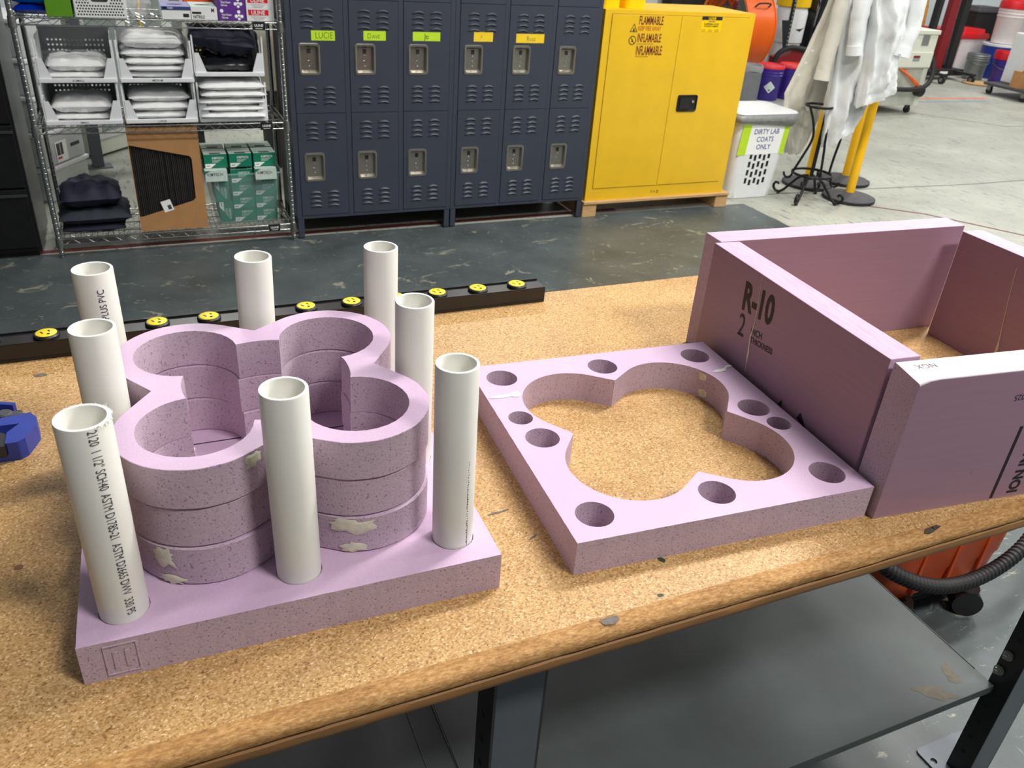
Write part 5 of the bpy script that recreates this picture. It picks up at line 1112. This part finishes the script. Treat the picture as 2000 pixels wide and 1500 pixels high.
mb = MB(); mb.tube(smooth_path([(-.27, -.1, .10), (-.25, -.12, .34), (-.10, -.12, .44), (.10, -.12, .43), (.28, -.1, .40)]), .035, 8); mb.build('bumper', M('rubber_black'), rc_, smooth=.9)
crate('dark_crate', 'dark storage crate behind the cabinet top edge', 'crate', 7.45, 11.0, 0, .5, .28, .97, 'rubber_black'); crate('brown_crate', 'brown crate left of the orange fan', 'crate', 8.0, 10.9, 0, .35, .4, .92, 'clutter_brown'); crate('dark_locker', 'dark maroon crate behind the orange fan', 'crate', 7.92, 10.3, 0, .4, .4, .95, 'dark_red_paint'); crate('white_crate', 'white crate far behind the cabinet top', 'crate', 6.72, 11.0, 0, .5, .28, 1.0, 'box_white')

# ------------------------------------------------------------------ far right corner
lift = thing('hand_lift', 'red and black hand-operated mast lift on castors', 'lift', (0, 0, 0)); LY = 9.4
for (xa, xb, mt, nm) in ((10.99, 11.15, 'dark_red_paint', 'mast'), (11.25, 11.37, 'rubber_black', 'mast_rail'), (10.74, 10.82, 'rubber_black', 'mast_rail')):
    mb = MB(); mb.box((xa, LY, .14), (xb, LY + .09, 2.0)); mb.build(nm, M(mt), lift, bevel=.004)
mb = MB(); mb.box((10.72, LY - .08, .06), (11.54, LY + .2, .15)); bs = mb.build('base_beam', M('rubber_black'), lift, bevel=.006)
mb = MB(); mb.box((11.05, LY - .083, .088), (11.21, LY - .0805, .122)); mb.build('maker_plate', M('print_white'), bs)
for k, y in enumerate((LY - .38, LY + .1)):
    for x in (10.78, 11.38):
        mb = MB(); mb.tube([(x - .018, y, .055), (x + .018, y, .055)], .055, 18); w_ = mb.build('castor', M('rubber_black'), lift, smooth=.6); mb = MB(); mb.tube([(x - .024, y, .055), (x + .024, y, .055)], .028, 14); mb.build('hub', M('zinc'), w_)
        mb = MB(); mb.box((x - .04, y - .03, .105), (x + .04, max(y + .06, LY - .06) if k == 0 else y + .06, .135)); mb.build('fork', M('rubber_black'), lift)
mb = MB(); mb.cyl((11.20, LY + .02, .2), (11.05, LY - .02, 1.9), .006, 6); mb.build('cable', M('zinc'), lift)
for i, (x, y, lb) in enumerate(((11.62, 10.05, 'pale tote with red lid behind the lift mast, left one'), (12.28, 10.12, 'pale tote with red lid behind the grey bucket'))): crate('lidded_tote', lb, 'tote', x, y, 0, .55, .45, .58, 'bucket_white', lidm='red_plastic', group='red-lidded totes')
bucket('grey metal bucket on the floor of the far corner', 11.86, 9.40, .365, .158, 'bucket_grey', None)
bd = thing('blue_barrel', 'blue plastic barrel with white rim in the far corner', 'barrel', (12.42, 9.52, 0)); mb = MB(); mb.lathe([(.24, 0), (.25, .02), (.255, .42), (.25, .47)], 30); mb.build('drum', M('barrel_blue'), bd, smooth=.6); mb = MB(); mb.lathe([(.252, .46), (.262, .465), (.262, .495), (.24, .50), (.23, .485)], 30); mb.build('rim', M('bin_white'), bd, smooth=.6)
bucket('tall white bucket with red lid standing on the blue barrel', 12.45, 9.52, .50, .205, 'bucket_white', 'red_plastic', z=.502, bail=False, lidh=.10)
bucket('purple bucket with red lid beside the boxed dolly', 11.90, 8.98, .36, .152, 'bucket_purple', 'red_plastic', lidh=.10)
for k in range(2): bucket(('lower', 'upper')[k] + ' white bucket of the stack at the right frame edge', 13.15, 9.98, .50, .20, 'bucket_white', 'red_plastic' if k else None, z=.505 * k, bail=False, lidh=.09)
crate('black_tote', 'stacked black tote with grey lid, left of the tall white bucket, lower', 'tote', 12.90, 10.45, 0, .60, .40, .50, 'rubber_black', lidm='rubber_grey'); crate('black_tote', 'black tote with grey lid, left of the tall white bucket, upper', 'tote', 12.90, 10.45, .565, .58, .40, .34, 'rubber_black', lidm='rubber_grey')
dl = thing('dolly', 'flat grey dolly carrying a white unit and an open carton', 'dolly', (11.17, 7.98, 0), -.10)
mb = MB(); mb.box((-.38, -.36, .115), (.45, .36, .150)); mb.build('deck', M('rubber_grey'), dl, bevel=.008)
for x in (-.31, .38):
    for y in (-.29, .29):
        mb = MB(); mb.tube([(x - .016, y, .045), (x + .016, y, .045)], .045, 16); w_ = mb.build('castor', M('rubber_black'), dl, smooth=.6); mb = MB(); mb.box((x - .024, y - .03, .05), (x - .018, y + .03, .115)); mb.box((x + .018, y - .03, .05), (x + .024, y + .03, .115)); mb.build('fork', M('zinc'), w_)
ac = thing('air_unit', 'white slatted air unit standing on the dolly', 'appliance', (11.25, 8.16, .1505), -.10)
mb = MB(); mb.box((-.16, -.18, 0), (.34, .18, .64)); mb.build('case', M('bin_white'), ac, bevel=.02, seg=3)
for k in range(16): mb = MB(); mb.box((-.02, -.184, .20 + .025 * k), (.30, -.18, .210 + .025 * k)); mb.build('louver', M('grey_plastic'), ac)
cb = thing('open_carton', 'brown cardboard carton with an open flap on the dolly', 'carton', (11.11, 7.92, .1505), -.10)
mb = MB(); mb.box((-.30, -.11, 0), (.32, .02, .21)); mb.build('box', M('carton'), cb); mb = MB(); mb.add([(-.30, -.112, .21), (.32, -.112, .21), (.30, -.18, .37), (-.24, -.18, .37), (-.30, -.116, .21), (.32, -.116, .21), (.30, -.184, .37), (-.24, -.184, .37)], [(0, 1, 2, 3), (7, 6, 5, 4), (3, 2, 6, 7), (0, 3, 7, 4), (2, 1, 5, 6)]); mb.build('flap', M('carton'), cb)
mb = MB(); mb.box((-.10, -.1115, .08), (.14, -.1103, .115)); mb.build('printed_band', M('clutter_brown'), cb)
ht = thing('hand_truck', 'dark red tubular hand truck leaning behind the cream machine', 'hand truck', (0, 0, 0))
for xx_ in (11.0, 11.24): mb = MB(); mb.tube([(xx_ + .06, 10.3, .02), (xx_, 10.4, 1.5)], .014, 8); mb.build('rail', M('dark_red_paint'), ht, smooth=.9)
for z in (.35, .87, 1.3): mb = MB(); mb.tube([(11.03, 10.36, z), (11.27, 10.36, z)], .012, 8); mb.build('crossbar', M('dark_red_paint'), ht, smooth=.9)
o = puffy(.34, .30, 1.3, 81, 14, 3, .2).build('wrapped_bundle', M('amber_wrap'), None, (11.50, 10.52, 0), 0.1, smooth=3.1); tag(o, 'amber and orange wrapped bundle beside the lift mast', 'bundle')
crate('white_cabinet', 'white cabinet against the back wall behind the hand truck', 'cabinet', 11.30, 10.98, 0, 1.3, .36, 1.5, 'box_white')
mb = MB(); mb.lathe([(.20, 0), (.21, .01), (.21, .022), (.15, .028)], 24); tag(mb.build('fan_guard', M('pine'), None, (11.48, 8.98, 0), smooth=.6), 'round ribbed tan disc lying in front of the grey bucket', 'disc')

# ------------------------------------------------------------------ seen through the wire rack
bx = None
for k in range(5):
    o = thing('storage_box', ('lowest', 'second', 'third', 'fourth', 'top')[k] + ' translucent white storage box of the stack behind the rack', 'box', (-.532, 5.515, .205 * k + .001), D(59.3), 'stack of white boxes behind the rack')
    if bx is None:
        mb = MB(); mb.box((0, 0, 0), (.40, .38, .175)); b1 = mb.build('tub', M('box_translucent'), o, bevel=.012); mb = MB(); mb.box((-.012, -.012, .176), (.412, .392, .203)); b2 = mb.build('lid', M('bin_white'), o, bevel=.008)
        mb = MB(); mb.box((.26, -.002, .075), (.35, -.0008, .095)); b3 = mb.build('printed_band', M('ink_grey'), o); bx = 1
    else:
        for q_ in (b1, b2, b3): copy_of(q_, o)
    if k == 1:
        mb = MB(); mb.box((.11, -.003, .01), (.22, -.001, .13), 0); mb.box((.12, -.0035, .05), (.15, -.0028, .12), 1); mb.box((.155, -.0035, .05), (.18, -.0028, .12), 1); mb.box((.12, -.0035, .028), (.16, -.0028, .04), 2); mb.build('sticker', M('paper_white', 'ink_grey', 'red_plastic'), o)
gp = thing('steel_post', 'grey perforated steel post on a floor plate behind the rack', 'post', (-.290, 6.30, 0), .15)
mb = MB(); mb.box((-.085, -.06, 0), (.085, .06, .008)); mb.build('floor_plate', M('grey_metal'), gp); mb = MB(); mb.box((-.036, -.036, .008), (.036, .036, 2.2)); pst = mb.build('tube', M('leg_paint'), gp, bevel=.004)
for k in range(14): mb = MB(); mb.cyl((-.038, 0, .12 + .08 * k), (-.034, 0, .12 + .08 * k), .007, 10); mb.build('bolt_hole', M('ink_black'), pst)
mb = MB(); mb.box((-.30, -.05, .95), (.32, .05, 1.03)); mb.build('cross_arm', M('rubber_black'), gp)
wc = thing('white_glazed_cabinet', 'white cabinet with a grey glass panel behind the rack', 'cabinet', (-.30, 6.52, 0), D(50))
mb = MB(); mb.box((0, 0, .015), (.95, .5, 1.6)); mb.build('case', M('machine_cream'), wc, bevel=.006)
mb = MB(); mb.box((.05, -.012, .12), (.42, -.002, 1.45)); d_ = mb.build('door', M('bin_white'), wc, bevel=.004); mb = MB(); mb.box((.085, -.016, .17), (.385, -.011, 1.40)); mb.build('pane', M('panel_glass'), d_)
mb = MB(); mb.box((.50, -.012, .12), (.90, -.002, 1.45)); d_ = mb.build('door', M('bin_white'), wc, bevel=.004); mb = MB(); mb.box((.535, -.016, .17), (.865, -.011, 1.40)); mb.build('pane', M('panel_glass'), d_)
wa = thing('white_appliance', 'pale appliance on shadow-dark legs behind the right end of the rack', 'appliance', (.34, 6.0, 0), .06)
mb = MB(); mb.box((0, 0, .54), (.62, .55, 1.5)); mb.build('case', M('machine_cream'), wa, bevel=.01); mb = MB(); mb.box((.02, .04, .28), (.60, .52, .54)); mb.build('shadow_base', M('rubber_grey'), wa);  # dark base and legs carry the shadow below the appliance in their colour
for x in (.03, .55): mb = MB(); mb.box((x, .05, 0), (x + .04, .5, .28)); mb.build('leg', M('rubber_grey'), wa)
mb = MB(); mb.tube(smooth_path([(.02, 5.18, .60), (.20, 5.16, .575), (.30, 5.15, .60), (.42, 5.15, .66), (.40, 5.17, .90), (.10, 5.18, 1.0), (.12, 5.18, 1.3)]), .008, 8); tag(mb.build('extension_lead', M('cable_yellow'), None, smooth=.9), 'yellow extension lead looping behind the wire rack', 'lead')
mb = MB(); mb.box((.76, 5.03, 0), (2.52, 5.06, 1.8)); struct(mb.build('wall_added_dark', M('clutter_brown')))  # added partition, made up to darken the strip under the lockers

# ------------------------------------------------------------------ shop vacuum seen under the worktop
vc = thing('shop_vacuum', 'orange-red shop vacuum with ribbed black hose beyond the bench end', 'vacuum', (0, 0, 0))
mb = MB(); secs = []
for z, k in ((.065, .86), (.085, .95), (.16, .98), (.17, 1.0), (.40, 1.04), (.46, 1.0)):
    secs.append([(1.93 + (p[0]) * k, 1.30 + p[1] * k, z) for p in rrect(-.225, -.205, .225, .205, .05, 4)])
mb.loft(secs, 0, True, True); bd_ = mb.build('drum', M('vac_orange'), vc, smooth=.5)
for x in (1.80, 1.93, 2.05): mb = MB(); mb.box((x - .006, 1.088, .10), (x + .006, 1.10, .40)); mb.build('rib', M('vac_orange'), bd_, bevel=.003)
mb = MB(); mb.loft([[(1.93 + p[0], 1.30 + p[1], z) for p in rrect(-.20, -.17, .20, .17, .05, 4)] for z in (.03, .07)], 0, True, True); mb.build('chassis', M('rubber_black'), vc)
for (x, y) in ((2.015, 1.075), (1.78, 1.10), (1.78, 1.48), (2.08, 1.48)):
    mb = MB(); mb.tube([(x - .016, y - .03, .042), (x + .016, y + .02, .042)], .042, 20); w_ = mb.build('castor', M('rubber_black'), vc, smooth=.6); mb = MB(); mb.lathe([(.030, .055), (.034, .06), (.034, .085)], 14, (x, y, 0)); mb.build('castor_mount', M('black_plastic'), w_)
pth = smooth_path([(1.56, 1.16, .36), (1.62, 1.09, .275), (1.70, 1.05, .225), (1.80, 1.03, .19), (1.92, 1.03, .170), (2.04, 1.04, .172), (2.16, 1.06, .195), (2.28, 1.10, .235), (2.40, 1.16, .30), (2.46, 1.24, .40)], 30)
mb = MB(); mb.tube(pth, [.0215 if i % 4 < 2 else .0180 for i in range(len(pth))], 14); mb.build('hose', M('rubber_black'), vc, smooth=.4)
